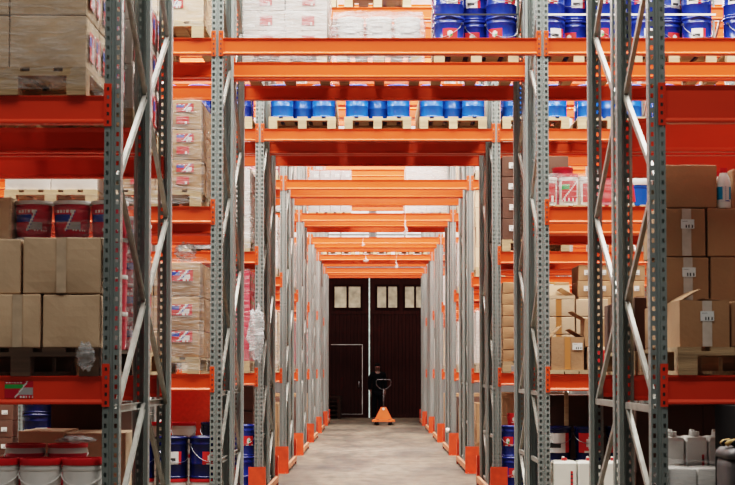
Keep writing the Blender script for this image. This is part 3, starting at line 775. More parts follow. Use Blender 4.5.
# tunnel bridge: wrapped white goods
pallet(-.83, db-.02, LV[2], "pallet of white wrapped goods bridging the tunnel, left side", 'wood'); pallet(.06, db-.02, LV[2], "pallet of low wrapped goods bridging the tunnel, centre", 'wood')
stack(-.83, db, LV[2]+.144, -1, [.19]*4, 'pinkish white carton', 'left load bridging the tunnel', 'white wrapped cartons bridging the tunnel', m='card_white', cols=2, rows=2, stickers=(('red', .02, .05, .12, .09),))
film(-1.23,-.43, db-.03, db+1.2, LV[2]+.03, LV[2]+.144+.80, 'tight shiny film round the left white load bridging the tunnel', m='film_dense', seed=31, taper=0)
for c in range(3):
    pail(-.21+.27*c, db+.15, LV[2]+.144, .125, .33, f"white tub with blue stripe, {['left','middle','right'][c]}, under film at centre of tunnel bridge", lid='white', body='white', art='paper', group='white tubs bridging the tunnel')
film(-.39,.49, db-.03, db+1.15, LV[2]+.03, LV[2]+.144+.37, 'loose draped film over the low centre load bridging the tunnel', m='film_dense', seed=33, amp=.035)

for xx, w_ in ((-.83,'left load'),(.98,'blue drums'),(1.95,'first right drums'),(2.85,'second right drums')):  # filler loads added at the back to darken the rear beam
    carton(xx-.39, db+.62, LV[2]+.144, .78, .56, .60, f"added shading carton behind the {w_}, upper shelf, rear of second rack pair", group='added shading cartons at the back of the bridging shelf')
for i, (xx, w_) in enumerate(((-.84,'left'),(.06,'centre'),(.96,'right'))):  # out-of-view loads added overhead to cast shade on the beams below
    pallet(xx, db-.02, LV[3], f"added pallet on the top shelf over the tunnel, {w_}, second rack pair", 'wood')
    carton(xx-.39, db, LV[3]+.144, .78, 1.16, .60, f"added shading carton on the top shelf over the tunnel, {w_}, second rack pair", group='added shading cartons on the top shelf over the tunnel')
# middle shelf right, rear row
pallet(1.95, db-.02, LV[1], f"pallet of red-labelled jars on middle shelf, {P}", 'wood_pale'); pallet(2.75, db-.02, LV[1], f"pallet of the blue pail on middle shelf, {P}", 'wood_pale')
zt = LV[1]+.144
for c in range(5):
    pail(1.66+.20*c, db+.12, zt, .095, .27 if c % 2 == 0 else .30, f"jar with pink-red label, {['first','second','third','fourth','fifth'][c]} from aisle, middle shelf, {P}", body='white' if c != 3 else 'deep_red', lid='red' if c in (1,3) else 'white', art='greens' if c == 1 else 'red', handle=False, name='jar', cat='jar', group='red-labelled jars on the middle right shelf', artz=.12, arth=.66)
carton(1.90, db+.40, zt, .18, .3, .33, f"pale carton behind the jars, middle shelf, {P}", m='card_pale')
pail(1.84, db+.40, zt+.0, .10, .40, f"red-lidded tall jar behind the others, middle shelf, {P}", body='deep_red', lid='red', handle=False, name='jar', cat='jar')
film(1.55, 2.36, db-.01, db+.9, zt, zt+.30, f"clear film round the jars, middle shelf, {P}", m='film', seed=41, amp=.012)
pail(2.525, db+.16, zt, .15, .262, f"bright blue pail with white lid, middle shelf, {P}", body='bright_blue', lid='white', lidh=.07, group='blue pails on the middle right shelf', handle=False)
pail(2.84, db+.16, zt, .15, .262, f"bright blue pail hidden beside the first, middle shelf, {P}", body='bright_blue', lid='white', lidh=.07, group='blue pails on the middle right shelf', handle=False)
# eye level right, front row
def board(x0, x1, y0, y1, z, t, label, m='wood_pale'):
    b = MB()
    n = int((x1-x0)/.12)
    for i in range(n): b.box(x0+(x1-x0)*i/n+.004, x0+(x1-x0)*(i+1)/n-.004, y0, y1, 0, t*.6, m)
    for y in (y0, (y0+y1)/2, y1-.08): b.box(x0, x1, y, y+.08, t*.6, t, m)
    cx, cy = (x0+x1)/2, y0; b.v = [(v[0]-cx, v[1]-cy, v[2]) for v in b.v]
    return thing('wooden_board', label, 'board', (cx, cy, z), 0, None, b.mesh('wooden_board'))
board(1.52, 2.9, d2-.02, d2+1.15, LV[0], .035, f"thin slatted wooden deck at eye level, {P}")
zb = LV[0]+.036
g = f'cartons at eye level in the right bay of the second pair'
carton(1.535, d2+.0, zb, .285, .36, .285, 'open brown carton with spread flaps and white label, eye level, right bay, second rack', group=g, stickers=(('ship', .085, .17, .085, .06),), tape='tape_brown', tape_x=0, open_top=(48, 150), bulge=.003)
for li in range(4):
    for c, xx in enumerate((1.50, 1.80)):
        z_ = zb+.16*li
        carton(xx+.03, d2+.62, z_, .295, .45, .158, f"taped flat carton, {['left','middle','right'][c]} column, {LW[4][li]} of four, eye level, {P}", m='card_pale', tape='tape_brown', group=g, bulge=.003)
carton(1.53, d2+.62, zb+.64, .30, .40, .03, f"pale carton with upright flap atop the taped cartons, {P}", m='card_pale', group=g, open_top=(100, 150, 80), bulge=.001)
carton(1.85, d2+.0, zb, .25, .30, .20, f"white and red carton behind the rack frame, eye level, {P}", m='card_pale', group=g, stickers=(('red', 0, .04, .14, .13),))
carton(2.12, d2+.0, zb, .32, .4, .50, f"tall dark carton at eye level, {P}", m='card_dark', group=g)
carton(1.83, d2+.04, zb+.201, .28, .32, .24, f"brown carton with torn flap behind the rack frame, {P}", group=g, open_top=(150, 40))
# floor right
F0 = 'second right floor'
pallet(1.95, d2-.02, 0, f"pallet under red-capped canisters, {F0}", 'wood', group='pallets on the floor'); pallet(2.80, d2-.02, 0, f"pallet under canisters further right, {F0}", 'wood', group='pallets on the floor')
nm = ['first','second','third','fourth','fifth','sixth']
for c in range(6):
    for li in range(2):
        jug(1.65+.212*c, d2+.12, .144+.322*li, .205, .22, .32, f"milky canister with red cap, {nm[c]} from aisle, {['lower','upper'][li]} row, {F0}", group='milky canisters with red caps')
for c in range(4):
    pass
pallet(1.95, d2+.60-.02, 0.0, f"second pallet under navy pails, {F0}", 'wood', l=.6, group='pallets on the floor')
for c in range(3):
    for li in range(3):
        pail(1.67+.29*c, d2+.78, .144+.295*li, .135, .294, f"navy pail, {['left','middle','right'][c]} column, {LW[3][li]} of three, behind canisters, {F0}", body='navy', lid='navy', art=['drumpaper','drum','drum'][c], group='navy pails behind the canisters')
pallet(2.0, d2+1.22, 0, f"rear pallet of dark cartons, {F0}", 'wood', group='pallets on the floor')
stack(2.0, d2+1.24, .144, 1, [.29]*4, 'dark brown carton', f'rear of {F0}', 'dark cartons behind the navy pails', m='card_dark', cols=2, rows=1, l=.6)
b = MB(); b.box(-.02,.02,-.012,.012,0,1.33,'wood_pale'); thing('wooden_plank', 'pale wooden post standing in front of dark cartons, second right floor', 'plank', (X(566,14.45), 14.45, 0), 0, None, b.mesh('wooden_plank'))

# ================= third pair =================
d3 = DS[2]
pls = [(-.84,'left of tunnel bridge'),(.06,'centre of tunnel bridge'),(.96,'right of tunnel bridge')]
for i,(xx,w_) in enumerate(pls):
    pallet(xx, d3-.02, LV[2], f"pale pallet under bright blue drums, {w_}, third rack", 'wood_pale')
    drum_load(xx, d3, LV[2]+.144, 'bright_blue', f"{w_}, third rack", 'bright blue drums bridging the tunnel on the third rack', layers=1, h=.40, r=.14, art=None, handle=False)
for i,(xx,w_) in enumerate([(1.95,'nearest aisle'),(2.85,'second from aisle'),(3.75,'third from aisle')]):
    pallet(xx, d3-.02, LV[2], f"pale pallet under bright blue drums, right bay, {w_}, third rack", 'wood_pale')
    drum_load(xx, d3, LV[2]+.144, 'bright_blue', f"right bay, {w_}, third rack", 'bright blue drums in the right bay of the third rack', layers=1, h=.40, r=.14, art=None, handle=False)
for i,(xx,w_) in enumerate([(-1.84,'nearest aisle'),(-2.74,'second from aisle')]):
    pallet(xx, d3-.02, LV[2], f"pale pallet under navy drums, left bay, {w_}, third rack", 'wood_pale')
    drum_load(xx, d3, LV[2]+.144, 'blue', f"left bay, {w_}, third rack", 'blue drums in the left bay of the third rack', layers=1, h=.40, r=.14, art=None, handle=False)
for i,(xx,w_) in enumerate(pls):  # rear loads added to keep the beams beneath them in shade
    pallet(xx, d3+1.21, LV[2], f"added rear pallet, {w_}, third rack", 'wood')
    carton(xx-.39, d3+1.23, LV[2]+.144, .78, 1.1, .40, f"added shading carton on rear pallet, {w_}, third rack", group='added shading cartons behind the bright blue drums')
    carton(xx-.39, d3+.64, LV[2]+.144, .78, .5, .40, f"added shading carton behind bright blue drums, {w_}, third rack", group='added shading cartons behind the bright blue drums')
# top shelf of third rack bridging the tunnel
for i,(xx,w_) in enumerate(pls[:2]):
    pallet(xx, d3-.02, LV[3], f"pallet high on the top shelf, {w_}, third rack", 'wood_pale')
    stack(xx, d3, LV[3]+.144, -1, [.3], 'pale carton', f'top shelf, {w_}, third rack', 'cartons on the top shelf of the third rack', m='card_pale')
P = 'third rack left'
def wrapped(xc, d, lev, side, label_place, n=3, h=.26, m='card_pale', film_m='film_dense', art=None, cols=2, rows=3, l=1.2, group=None, look='film-wrapped carton', z0=None):
    z = LV[lev] if z0 is None else z0
    pallet(xc, d-.02, z, f"pallet, {label_place}", 'wood_pale', parts=d < 20)
    kw = dict(stickers=((art, 0, .04, .26, .18),), side=((art, 0, .04, .26, .18),)) if art else {}
    stack(xc, d, z+.144, side, [h]*n, look, label_place, group or 'wrapped goods on the racks farther down the aisle', m=m, cols=cols, rows=rows, l=l, **kw)
    film(xc-.41, xc+.41, d-.02, d+l+.01, z+.03, z+.144+h*n+.02, f"milky film round load, {label_place}", m=film_m, seed=xc*7+d+lev, amp=.03)
wrapped(-1.86, d3, 1, -1, f'middle shelf, {P}', n=3, h=.28, m='card_white')
wrapped(-1.86, d3, 0, -1, f'eye level, {P}', n=4, h=.27, m='deep_red', art='greens', film_m='film', look='red and green printed carton')
crumple('plastic_scrap', 'big white film bundle hanging beside cartons at eye level, third rack left', 'plastic film', (X(256,d3-.1), d3-.10, LV[0]+.12), .10, .06, .26, 'film_dense', 11)
pallet(-1.84, d3-.02, 0, f"floor pallet under blue drums, {P}", 'wood', group='pallets on the floor')
for c in range(3):
    for li in range(2): drum(-1.535-.29*c, d3+.15, .144+.375*li, .14, .373, f"navy drum, {['nearest aisle','second from aisle','third from aisle'][c]}, {['lower','upper'][li]}, floor, {P}", 'blue', 'drum', 'navy drums on the floor at the third rack, left')
stack(-1.84, d3+.4, .144, -1, [.30]*4, 'reddish brown carton', f'floor, {P}', 'reddish cartons above the drums', m='card_dark', cols=1, rows=1, l=.8)
pallet(-4.66, d3-.02, 0, 'floor pallet of brown cartons at left picture edge, third rack', 'wood', group='pallets on the floor')
stack(-4.66, d3, .144, -1, [.2]*6, 'flat brown carton', 'floor, left picture edge', 'flat brown cartons at the left picture edge', rows=2, m='card_dark', stickers=(('ship', .1, .07, .07, .05),))
P = 'third rack right'
pallet(1.94, d3-.02, LV[1], f"pallet of dark labelled cartons, middle shelf, {P}", 'wood')
stack(1.94, d3, LV[1]+.144, 1, [.25]*4, 'dark carton with white label', f'middle shelf, {P}', 'dark cartons with white labels', m='card_dark', cols=2, rows=2, stickers=(('ship', -.08, .10, .075, .07),))
pallet(1.94, d3-.02, LV[0], f"pallet of flat labelled cartons, eye level, {P}", 'wood')
stack(1.94, d3, LV[0]+.144, 1, [.134]*7, 'flat brown carton with label', f'eye level, {P}', 'flat brown cartons with labels', m='card', cols=2, rows=1, l=.6, stickers=(('ship', -.02, .05, .06, .055),), tape='tape_brown')
pallet(2.84, d3-.02, LV[0], f"second pallet of cartons, eye level, {P}", 'wood')
stack(2.84, d3, LV[0]+.144, 1, [.19]*6, 'labelled carton on second pallet', f'eye level, {P}', 'labelled cartons on the second pallet of the third rack', m='card', cols=4, rows=1, l=.6, stickers=(('ship', 0, .07, .06, .06),))
pallet(1.94, d3-.02, 0, f"floor pallet under blue drums, {P}", 'wood', group='pallets on the floor')
for c in range(3):
    for li in range(2): drum(1.66+.29*c, d3+.15, .144+.37*li, .14, .368, f"blue drum with red label, {['nearest aisle','second from aisle','third from aisle'][c]}, {['lower','upper'][li]}, floor, {P}", 'blue', 'drum', 'blue drums on the floor at the third rack, right')
pail(1.68, d3+.14, .884, .075, .14, 'small red can standing on the blue drums, third rack right', body='red', lid='red', handle=False, name='paint_can', cat='can', art='drum')
stack(1.96, d3+.4, .144, 1, [.28]*4, 'brown carton behind drums', f'floor, {P}', 'brown cartons behind the blue drums', m='card', cols=1, rows=1, l=.8)

# ================= fourth to farthest pairs =================
for k in range(3, 8):
    d = DS[k]
    for s, sn in ((-1,'left'),(1,'right')):
        xc = LX-.05-.4 if s < 0 else 1.504+.45
        pl = f"{ORD[k]} rack {sn}"
        for lev, ln in ((0,'eye level'),(1,'middle shelf'),(2,'upper shelf')):
            if s > 0 and lev == 1 and k == 3:
                pallet(xc, d-.02, LV[1], f"pallet of tall beige cartons, middle shelf, {pl}", 'wood_pale', parts=False)
                stack(xc, d, LV[1]+.144, 1, [.3]*4, 'beige carton', f'middle shelf, {pl}', 'beige cartons on the fourth rack', m='card_pale', rows=1); continue
            if lev == 2 and k not in (3, 4, 6): continue
            if (k + lev + (s > 0)) % 4 == 3 and k > 4: continue
            mm = ['card_white','card_pale','card_white','deep_red','card_white'][(k*2+lev+(s > 0)) % 5]
            wrapped(xc, d, lev, s, f"{ln}, {pl}", n=3, h=.26, m=mm, rows=1, cols=1, art='red' if mm == 'card_white' and lev == 0 else None,
                    film_m='film_dense' if s < 0 or lev == 1 else 'film')
        if k < 6:
            pallet(xc, d-.02, 0, f"floor pallet, {pl}", 'wood', group='pallets on the floor', parts=False)
            stack(xc, d, .144, s, [.3]*3, ['brown carton','reddish carton','brown carton'][k % 3], f'floor, {pl}', 'cartons on the floor farther down the aisle', m=['card','card_dark','card'][k % 3], rows=1, cols=1)
# fifth pair: load bridging the tunnel
d5 = DS[4]+1.22
pallet(-.81, d5-.02, LV[2], 'pallet of grey crates bridging the tunnel, fifth rack', 'wood_pale', parts=False)
for c in range(4):
    for li in range(4):
        o = carton(-1.21+.2*c, d5, LV[2]+.144+.2*li, .198, .3, .2, f"grey film-covered crate, {['far left','mid left','mid right','far right'][c]} column, {LW[4][li]} of four, fifth rack bridge", m='lab_grey' if True else 'card', group='grey crates bridging the tunnel on the fifth rack', stickers=(('paper', .03, .07, .07, .06),) if li == 3 else (), name='crate', cat='crate')
film(-1.22,-.40, d5-.01, d5+.32, LV[2]+.144, LV[2]+.144+.81, 'thin film round the grey crates, fifth rack bridge', m='film', seed=51, amp=.008, taper=0)
pallet(1.03, d5-.02, LV[2], 'pallet of a white wrapped load bridging the tunnel, fifth rack right', 'wood_pale', parts=False)
stack(1.03, d5, LV[2]+.144, 1, [.3]*3, 'white wrapped carton', 'fifth rack bridge, right', 'white wrapped cartons on the fifth rack bridge', m='card_white', rows=2)
film(.62, 1.45, d5-.02, d5+1.2, LV[2]+.03, LV[2]+.144+.93, 'milky film round white load, fifth rack bridge, right', m='film_dense', seed=52)
# seventh pair: flat pallets on the bridge
for i, (xx, w_) in enumerate([(-.84,'left'),(.06,'centre'),(.96,'right')]):
    pallet(xx, DS[6]-.02, LV[2], f"pallet bridging the tunnel, {w_}, seventh rack", 'wood_pale', parts=False)

# hanging scraps of film on the bridging beams
def scrap(px, py0, py1, d, label, seed, blob=.035):
    z1 = EYE+(370.8-py0)*d/F; z0 = EYE+(370.8-py1)*d/F
    p = thing('plastic_scrap', label, 'plastic film', (X(px, d), d, z0), 0, 'scraps of film hanging from the bridging beams')
    b = MB(); b.tube([(.01,0,z1-z0),(-.012,0,(z1-z0)*.6),(.004,0,(z1-z0)*.2)], .005, 'film_dense', 6); link('strip', b.mesh('strip'), p)
    b = MB()
    b.loft([(0,.02,.015,2),((z1-z0)*.12,blob*2,.03,2),((z1-z0)*.22,blob*1.1,.03,2,.02,0),((z1-z0)*.4,.03,.02,2,-.01,0),((z1-z0)*.55,.015,.012,2)], 'film_dense', 9); link('clump', b.mesh('clump'), p)
scrap(405.6, 206, 236, DS[4]-.03, 'long strip of white film hanging from beam of the fifth rack', 1, .05)
scrap(363, 238, 246, DS[5]-.03, 'short white film scrap hanging from beam of the sixth rack', 2, .05)
scrap(366, 252, 262, DS[6]-.03, 'white film scrap hanging from centre of seventh rack beam', 3, .08)
scrap(396.5, 254, 268, DS[6]-.03, 'white film scrap hanging right of centre on seventh rack beam', 4, .05)

# ================= corner guards =================
def guard_plate_fn(s):
    def fn(b):
        # U plate: front face across the post, wing toward the aisle tapering at the top
        x0, x1 = -.10, .10
        b.box(x0, x1, -.004, .004, 0, .40, 'orange_guard')
        xi = x1 if s < 0 else x0
        pts = [(xi,.004,0),(xi,.004,.40),(xi,.05,.38),(xi,.12,.18),(xi,.14,0)]
        q = [(p[0]+(-.006 if s < 0 else .006),p[1],p[2]) for p in pts]
        b.face(pts, 'orange_guard'); b.face(q[::-1], 'orange_guard')
        for i in range(5): b.face([pts[i], pts[(i+1)%5], q[(i+1)%5], q[i]], 'orange_guard')
        for x in (-.06, .06): b.lathe([[(.01,.0),(.01,.012)],[(.01,.012),(0,.012)]], 'wire', cx=x, cy=-.03, n=8)
        b.box(x0, x1, -.05, .0, 0, .006, 'orange_guard')
    return fn
def rail_fn(L):
    def fn(b):
        b.box(-.02, .02, 0, L, .09, .13, 'salmon'); b.box(-.02, -.014, 0, L, .05, .09, 'salmon'); b.box(.014, .02, 0, L, .05, .09, 'salmon')
        for y in (.06, L-.1): b.box(-.02, .02, y, y+.05, 0, .09, 'rubber')
    return fn
for k in range(8):
    for s, sn in ((-1,'left'),(1,'right')):
        if k < 2: 
            continue
        xi = CL+PW/2 if s < 0 else CR-PW/2
        xc = xi-.062 if s < 0 else xi+.062
        g_ = thing('corner_guard', f"orange floor guard with low rail, {sn} of the aisle, at the {ORD[k]} rack", 'guard', (xc, DS[k]-.11, 0), 0, 'orange upright guards along the tunnel floor')
        link('guard_plate', cached(('gp', s), 'guard_plate', guard_plate_fn(s)), g_)
        pl = link('guard_plate', cached(('gp', -s), 'guard_plate', guard_plate_fn(-s)), g_, (0, 2.52, 0), PI)
        link('rail', cached('rail', 'rail', rail_fn(2.48)), g_, (.085*(-s), .02, 0))
b = MB(); b.box(-.05,.05,-.012,.012,0,.95,'wood_pale')
o = thing('wooden_plank', 'pale plank standing between the orange guards at the fourth rack, right', 'plank', (X(461.5, 26.0), 26.0, 0), 0, None, b.mesh('wooden_plank'))
for i,(px,py,d,lb) in enumerate([(452.5,429,26.5,'crumpled white scrap on orange guard, right of the aisle'),(253,462,18.6,'white scrap stuck on nearest left orange guard')]):
    crumple('plastic_scrap', lb, 'plastic film', (X(px,d), d, max(.40, EYE-(py-370.8)*d/F-.03)) if i else (X(px,d), DS[4]-.11, .40), .035, .03, .04, 'white', 20+i)

# ================= pallet jack =================
j = thing('pallet_jack', 'orange hand pallet jack with black loop handle parked in the aisle', 'pallet jack', (X(383.5,43.8), 43.8, 0), 0)
b = MB()
prof = [(-.25,.16),(.25,.16),(.075,.51),(-.075,.51)]
f0 = [(x,-.04,z) for x,z in prof]; f1 = [(x*.9,.07,z) for x,z in prof]
b.face(f0,'jack_orange'); b.face(f1[::-1],'jack_orange')
for i in range(4): b.face([f0[i],f1[i],f1[(i+1)%4],f0[(i+1)%4]],'jack_orange')
link('body', b.mesh('body'), j)
b = MB(); b.box(-.32,.32,-.10,.14,.10,.155,'jack_orange'); link('base_plate', b.mesh('base_plate'), j)
for x in (-.20,.20):
    b = MB(); b.box(x-.09,x+.09,.12,1.25,.09,.14,'jack_orange'); b.box(x-.09,x+.09,1.25,1.32,.07,.13,'jack_orange'); f_ = link('fork', b.mesh('fork'), j)
    b = MB(); b.lathe([[(.04,-.05),(.04,.05)],[(.04,.05),(0,.05)],[(.04,-.05),(0,-.05)]],'rubber',n=12); w = link('roller', b.mesh('roller'), f_, (x,1.1,.045)); w.rotation_euler.y = PI/2
for x in (-.17,.17):
    b = MB(); b.lathe([[(.09,-.035),(.09,.035)],[(.09,.035),(0,.035)],[(.09,-.035),(0,-.035)]],'rubber',n=18); w = link('wheel', b.mesh('wheel'), j, (x,.0,.09)); w.rotation_euler.y = PI/2
b = MB(); b.tube([(0,-.02,.5),(0,-.06,.75),(0,-.10,1.02)], .022, 'dark_plastic', 8); tl = link('tiller', b.mesh('tiller'), j)
b = MB(); b.tube([(0,-.1,1.0),(-.10,-.11,1.03),(-.20,-.12,1.13),(-.21,-.13,1.24),(-.17,-.14,1.28),(0,-.14,1.285),(.17,-.14,1.28),(.21,-.13,1.24),(.20,-.12,1.13),(.10,-.11,1.03),(0,-.1,1.0)], .015, 'dark_plastic', 8); link('grip', b.mesh('grip'), tl)
b = MB(); b.lathe([[(.06,.0),(.06,.03)],[(.06,.03),(0,.03)]],'lab_white',n=12); w=link('valve_cap', b.mesh('valve_cap'), j, (0,-.045,.46)); w.rotation_euler.x = PI/2; w.scale=(.6,.6,.6)

# ================= person =================
def skin_obj(name, pts, edges, m, parent=None, root=0, loc=(0,0,0)):
    me = bpy.data.meshes.new(name); me.from_pydata([p[0] for p in pts], edges, []); o = link(name, me, parent, loc)
    me.materials.append(MATS[m])
    md = o.modifiers.new('skin', 'SKIN'); md.use_smooth_shade = True
    sv = me.skin_vertices[0].data
    for i, p in enumerate(pts): r = p[1]; sv[i].radius = (r, r) if not isinstance(r, tuple) else r; sv[i].use_root = (i == root)
    o.modifiers.new('sub', 'SUBSURF').levels = 2; o.modifiers['sub'].render_levels = 2
    return o
PX, PD = X(377.5, 47.6), 47.6
pr = thing('person', 'person in dark jacket and trousers standing behind the orange pallet jack', 'person', (PX, PD, 0), .15)
pts = [((0,0,.95),(.15,.11)), ((0,0,1.12),(.145,.10)), ((0,0,1.32),(.17,.11)), ((0,0,1.44),(.11,.08)), ((0,.0,1.52),(.055,.055)), ((0,-.01,1.60),(.085,.10)), ((0,-.005,1.69),(.088,.105)),
       ((-.18,0,1.42),(.062,.062)), ((-.235,.02,1.14),(.045,.045)), ((-.22,-.06,.90),(.034,.034)), ((-.215,-.08,.83),(.035,.022)),
       ((.18,0,1.42),(.062,.062)), ((.235,.02,1.14),(.045,.045)), ((.22,-.06,.90),(.034,.034)), ((.215,-.08,.83),(.035,.022)),
       ((-.095,0,.86),(.095,.10)), ((-.10,-.01,.48),(.062,.065)), ((-.105,.02,.10),(.042,.045)), ((-.11,-.10,.05),(.045,.035)),
       ((.095,0,.86),(.095,.10)), ((.10,-.01,.48),(.062,.065)), ((.105,.02,.10),(.042,.045)), ((.11,-.10,.05),(.045,.035))]
ed = [(0,1),(1,2),(2,3),(3,4),(4,5),(5,6),(3,7),(7,8),(8,9),(9,10),(3,11),(11,12),(12,13),(13,14),(0,15),(15,16),(16,17),(17,18),(0,19),(19,20),(20,21),(21,22)]
# fingers on both hands
for hi, s in ((10,-1),(14,1)):
    for f_i, (oy, L_) in enumerate(((-.03,.07),(-.01,.08),(.01,.075),(.028,.06))):
        n0 = len(pts); hx, hy, hz = pts[hi][0]
        pts.append(((hx, hy+oy, hz-.035),(.010,.010))); pts.append(((hx-s*.008, hy+oy*1.1, hz-.035-L_),(.008,.008))); ed += [(hi,n0),(n0,n0+1)]
    n0 = len(pts); pts.append(((hx-s*.01, hy-.045, hz+.0),(.011,.011))); pts.append(((hx-s*.02, hy-.065, hz-.045),(.009,.009))); ed += [(hi,n0),(n0,n0+1)]
skin_obj('body', pts, ed, 'skin', pr)
skin_obj('jacket', [((0,0,.78),(.20,.15)),((0,0,.95),(.19,.14)),((0,0,1.12),(.18,.13)),((0,0,1.33),(.20,.135)),((0,0,1.44),(.13,.10)),((0,0,1.52),(.085,.08)),
    ((-.19,0,1.42),(.085,.085)),((-.245,.02,1.14),(.066,.066)),((-.225,-.05,.93),(.052,.052)),((.19,0,1.42),(.085,.085)),((.245,.02,1.14),(.066,.066)),((.225,-.05,.93),(.052,.052))],
    [(0,1),(1,2),(2,3),(3,4),(4,5),(4,6),(6,7),(7,8),(4,9),(9,10),(10,11)], 'cloth_black', pr)
skin_obj('trousers', [((0,0,.92),(.165,.125)),((-.095,0,.84),(.11,.115)),((-.10,-.01,.48),(.085,.085)),((-.105,.01,.10),(.07,.075)),((.095,0,.84),(.11,.115)),((.10,-.01,.48),(.085,.085)),((.105,.01,.10),(.07,.075))],
    [(0,1),(1,2),(2,3),(0,4),(4,5),(5,6)], 'cloth_dark', pr)
skin_obj('hair', [((0,.03,1.66),(.095,.100)),((0,.015,1.72),(.094,.105)),((0,.0,1.76),(.05,.06))], [(0,1),(1,2)], 'hair', pr)
for s in (-1,1):
    b = MB(); b.loft([(0,.085,.26,4,0,-.05),(.03,.09,.27,4,0,-.05),(.06,.08,.20,3,0,-.02),(.10,.07,.10,2.5,0,.01)], 'black', 16); link('shoe', b.mesh('shoe'), pr, (s*.107,0,0))
    b = MB(); b.lathe([[(.012,-.006),(.016,0),(.012,.006)]], 'skin', n=10); e = link('ear', b.mesh('ear'), pr, (s*.078,.0,1.645)); e.scale=(.6,1,1.8)
b = MB(); b.loft([(0,.03,.03,2),(.02,.032,.04,2,0,-.006),(.05,.014,.02,2)], 'skin', 10); link('nose', b.mesh('nose'), pr, (0,-.095,1.61))

# ================= back wall, doors =================
DW = 51.0
def struct(name, b, loc=(0,0,0)):
    o = link(name, b.mesh(name), None, loc); o['kind'] = 'structure'; return o
b = MB(); b.box(-14,14,-12,DW+3,-.1,0,'wall')
fl = struct('floor', b)
# concrete floor
m = bpy.data.materials.new('concrete'); m.use_nodes = True; nt = m.node_tree; pb = nt.nodes['Principled BSDF']
tc = nt.nodes.new('ShaderNodeTexCoord')
def nz(scale, det, st=(1,1,1), dist=0):
    mp = nt.nodes.new('ShaderNodeMapping'); mp.inputs['Scale'].default_value = st; nt.links.new(tc.outputs['Object'], mp.inputs[0])
    n = nt.nodes.new('ShaderNodeTexNoise'); n.inputs['Scale'].default_value = scale; n.inputs['Detail'].default_value = det; n.inputs['Distortion'].default_value = dist
    nt.links.new(mp.outputs[0], n.inputs['Vector']); return n
n1 = nz(.9, 6, (1,.35,1), .6); n2 = nz(4.5, 8, (1,.5,1)); n3 = nz(40, 3)
def ramp(n, c0, c1, p0, p1):
    r = nt.nodes.new('ShaderNodeValToRGB'); r.color_ramp.elements[0].color = (*c0,1); r.color_ramp.elements[1].color = (*c1,1)
    r.color_ramp.elements[0].position = p0; r.color_ramp.elements[1].position = p1; nt.links.new(n.outputs['Fac'], r.inputs[0]); return r
r1 = ramp(n1, (.052,.038,.025), (.155,.122,.086), .36, .60); r2 = ramp(n2, (.48,.45,.41), (1,1,1), .34, .58); r3 = ramp(n3, (.85,.85,.85), (1,1,1), .4, .6)
def mulc(a, c):
    x = nt.nodes.new('ShaderNodeMixRGB'); x.blend_type = 'MULTIPLY'; x.inputs[0].default_value = 1
    nt.links.new(a.outputs[0], x.inputs[1]); nt.links.new(c.outputs[0], x.inputs[2]); return x
x = mulc(mulc(r1, r2), r3); nt.links.new(x.outputs[0], pb.inputs['Base Color']); pb.inputs['Roughness'].default_value = .62
fl.data.materials[0] = m; MATS['concrete'] = m
b = MB(); b.box(-14,14,-2,DW+3,9.0,9.1,'ceiling'); struct('ceiling', b)
for nme, x0 in (('wall_left',-14.1),('wall_right',14.0)):
    b = MB(); b.box(x0,x0+.1,-2,DW+3,0,9.0,'wall'); struct(nme, b)
b = MB()
b.box(-14,-2.3,DW,DW+.15,0,9,'wall'); b.box(2.25,14,DW,DW+.15,0,9,'wall'); b.box(-2.3,2.25,DW,DW+.15,4.72,9,'wall')
struct('wall_back', b)
# clerestory windows in the end wall
for i, (x0, x1) in enumerate([(-12.5,-8.6),(-8.2,-4.3),(-3.9,-.1),(.1,3.9),(4.3,8.2),(8.6,12.5)]):
    b = MB(); b.box(x0,x1,DW-.03,DW-.02,5.1,8.7,'daylight')
    w = struct(f'window_{i+1}', b)
    b = MB()
    for q in range(5): xx = x0+(x1-x0)*q/4; b.box(xx-.03,xx+.03,DW-.07,DW-.03,5.05,8.75,'sill')
    for q in range(5): zz = 5.1+3.6*q/4; b.box(x0,x1,DW-.065,DW-.03,zz-.03,zz+.03,'sill')
    link('window_frame', b.mesh('window_frame'), w)
# skylights in the roof
for i in range(8):
    y0 = [0, 10.6, 15.9, 20.9, 25.9, 31.0, 36.1, 46.2][i]
    b = MB(); b.box(-9,9,y0,y0+2.2,8.985,8.995,'daylight'); struct(f'window_{i+11}', b)

def leaf(x0, x1, wins, name):
    b = MB(); z1 = 4.66
    b.box(x0, x1, DW-.05, DW, 0, z1, 'door_brown')
    n = int((x1-x0)/.115)
    for i in range(n+1):
        xx = x0+(x1-x0)*i/n; b.box(max(x0,xx-.010), min(x1,xx+.010), DW-.060, DW-.05, .12, 3.38, 'door_frame')
    b.box(x0, x1, DW-.075, DW-.05, 3.38, 3.47, 'door_brown'); b.box(x0, x1, DW-.075, DW-.05, z1-.12, z1, 'door_brown'); b.box(x0, x1, DW-.075, DW-.05, 0, .12, 'door_brown')
    d_ = struct(name, b)
    for (a, c) in wins:
        b = MB(); b.box(a, c, DW-.058, DW-.052, 3.60, 4.29, 'dirty_glass'); w = link('pane', b.mesh('pane'), d_)
        b = MB(); md = (a+c)/2
        for (p, q, r0, r1_) in ((a-.07,a,3.53,4.36),(c,c+.07,3.53,4.36),(md-.035,md+.035,3.6,4.29),(a,c,3.53,3.60),(a,c,4.29,4.36)): b.box(p,q,DW-.09,DW-.05,r0,r1_,'door_frame')
        link('window_frame', b.mesh('window_frame'), d_)
    return d_
dl = leaf(-2.3, -.13, [(-1.25,-.40),(-2.15,-1.5)], 'door_1')
leaf(-.09, 2.25, [(.15,.80),(1.06,1.72)], 'door_2')
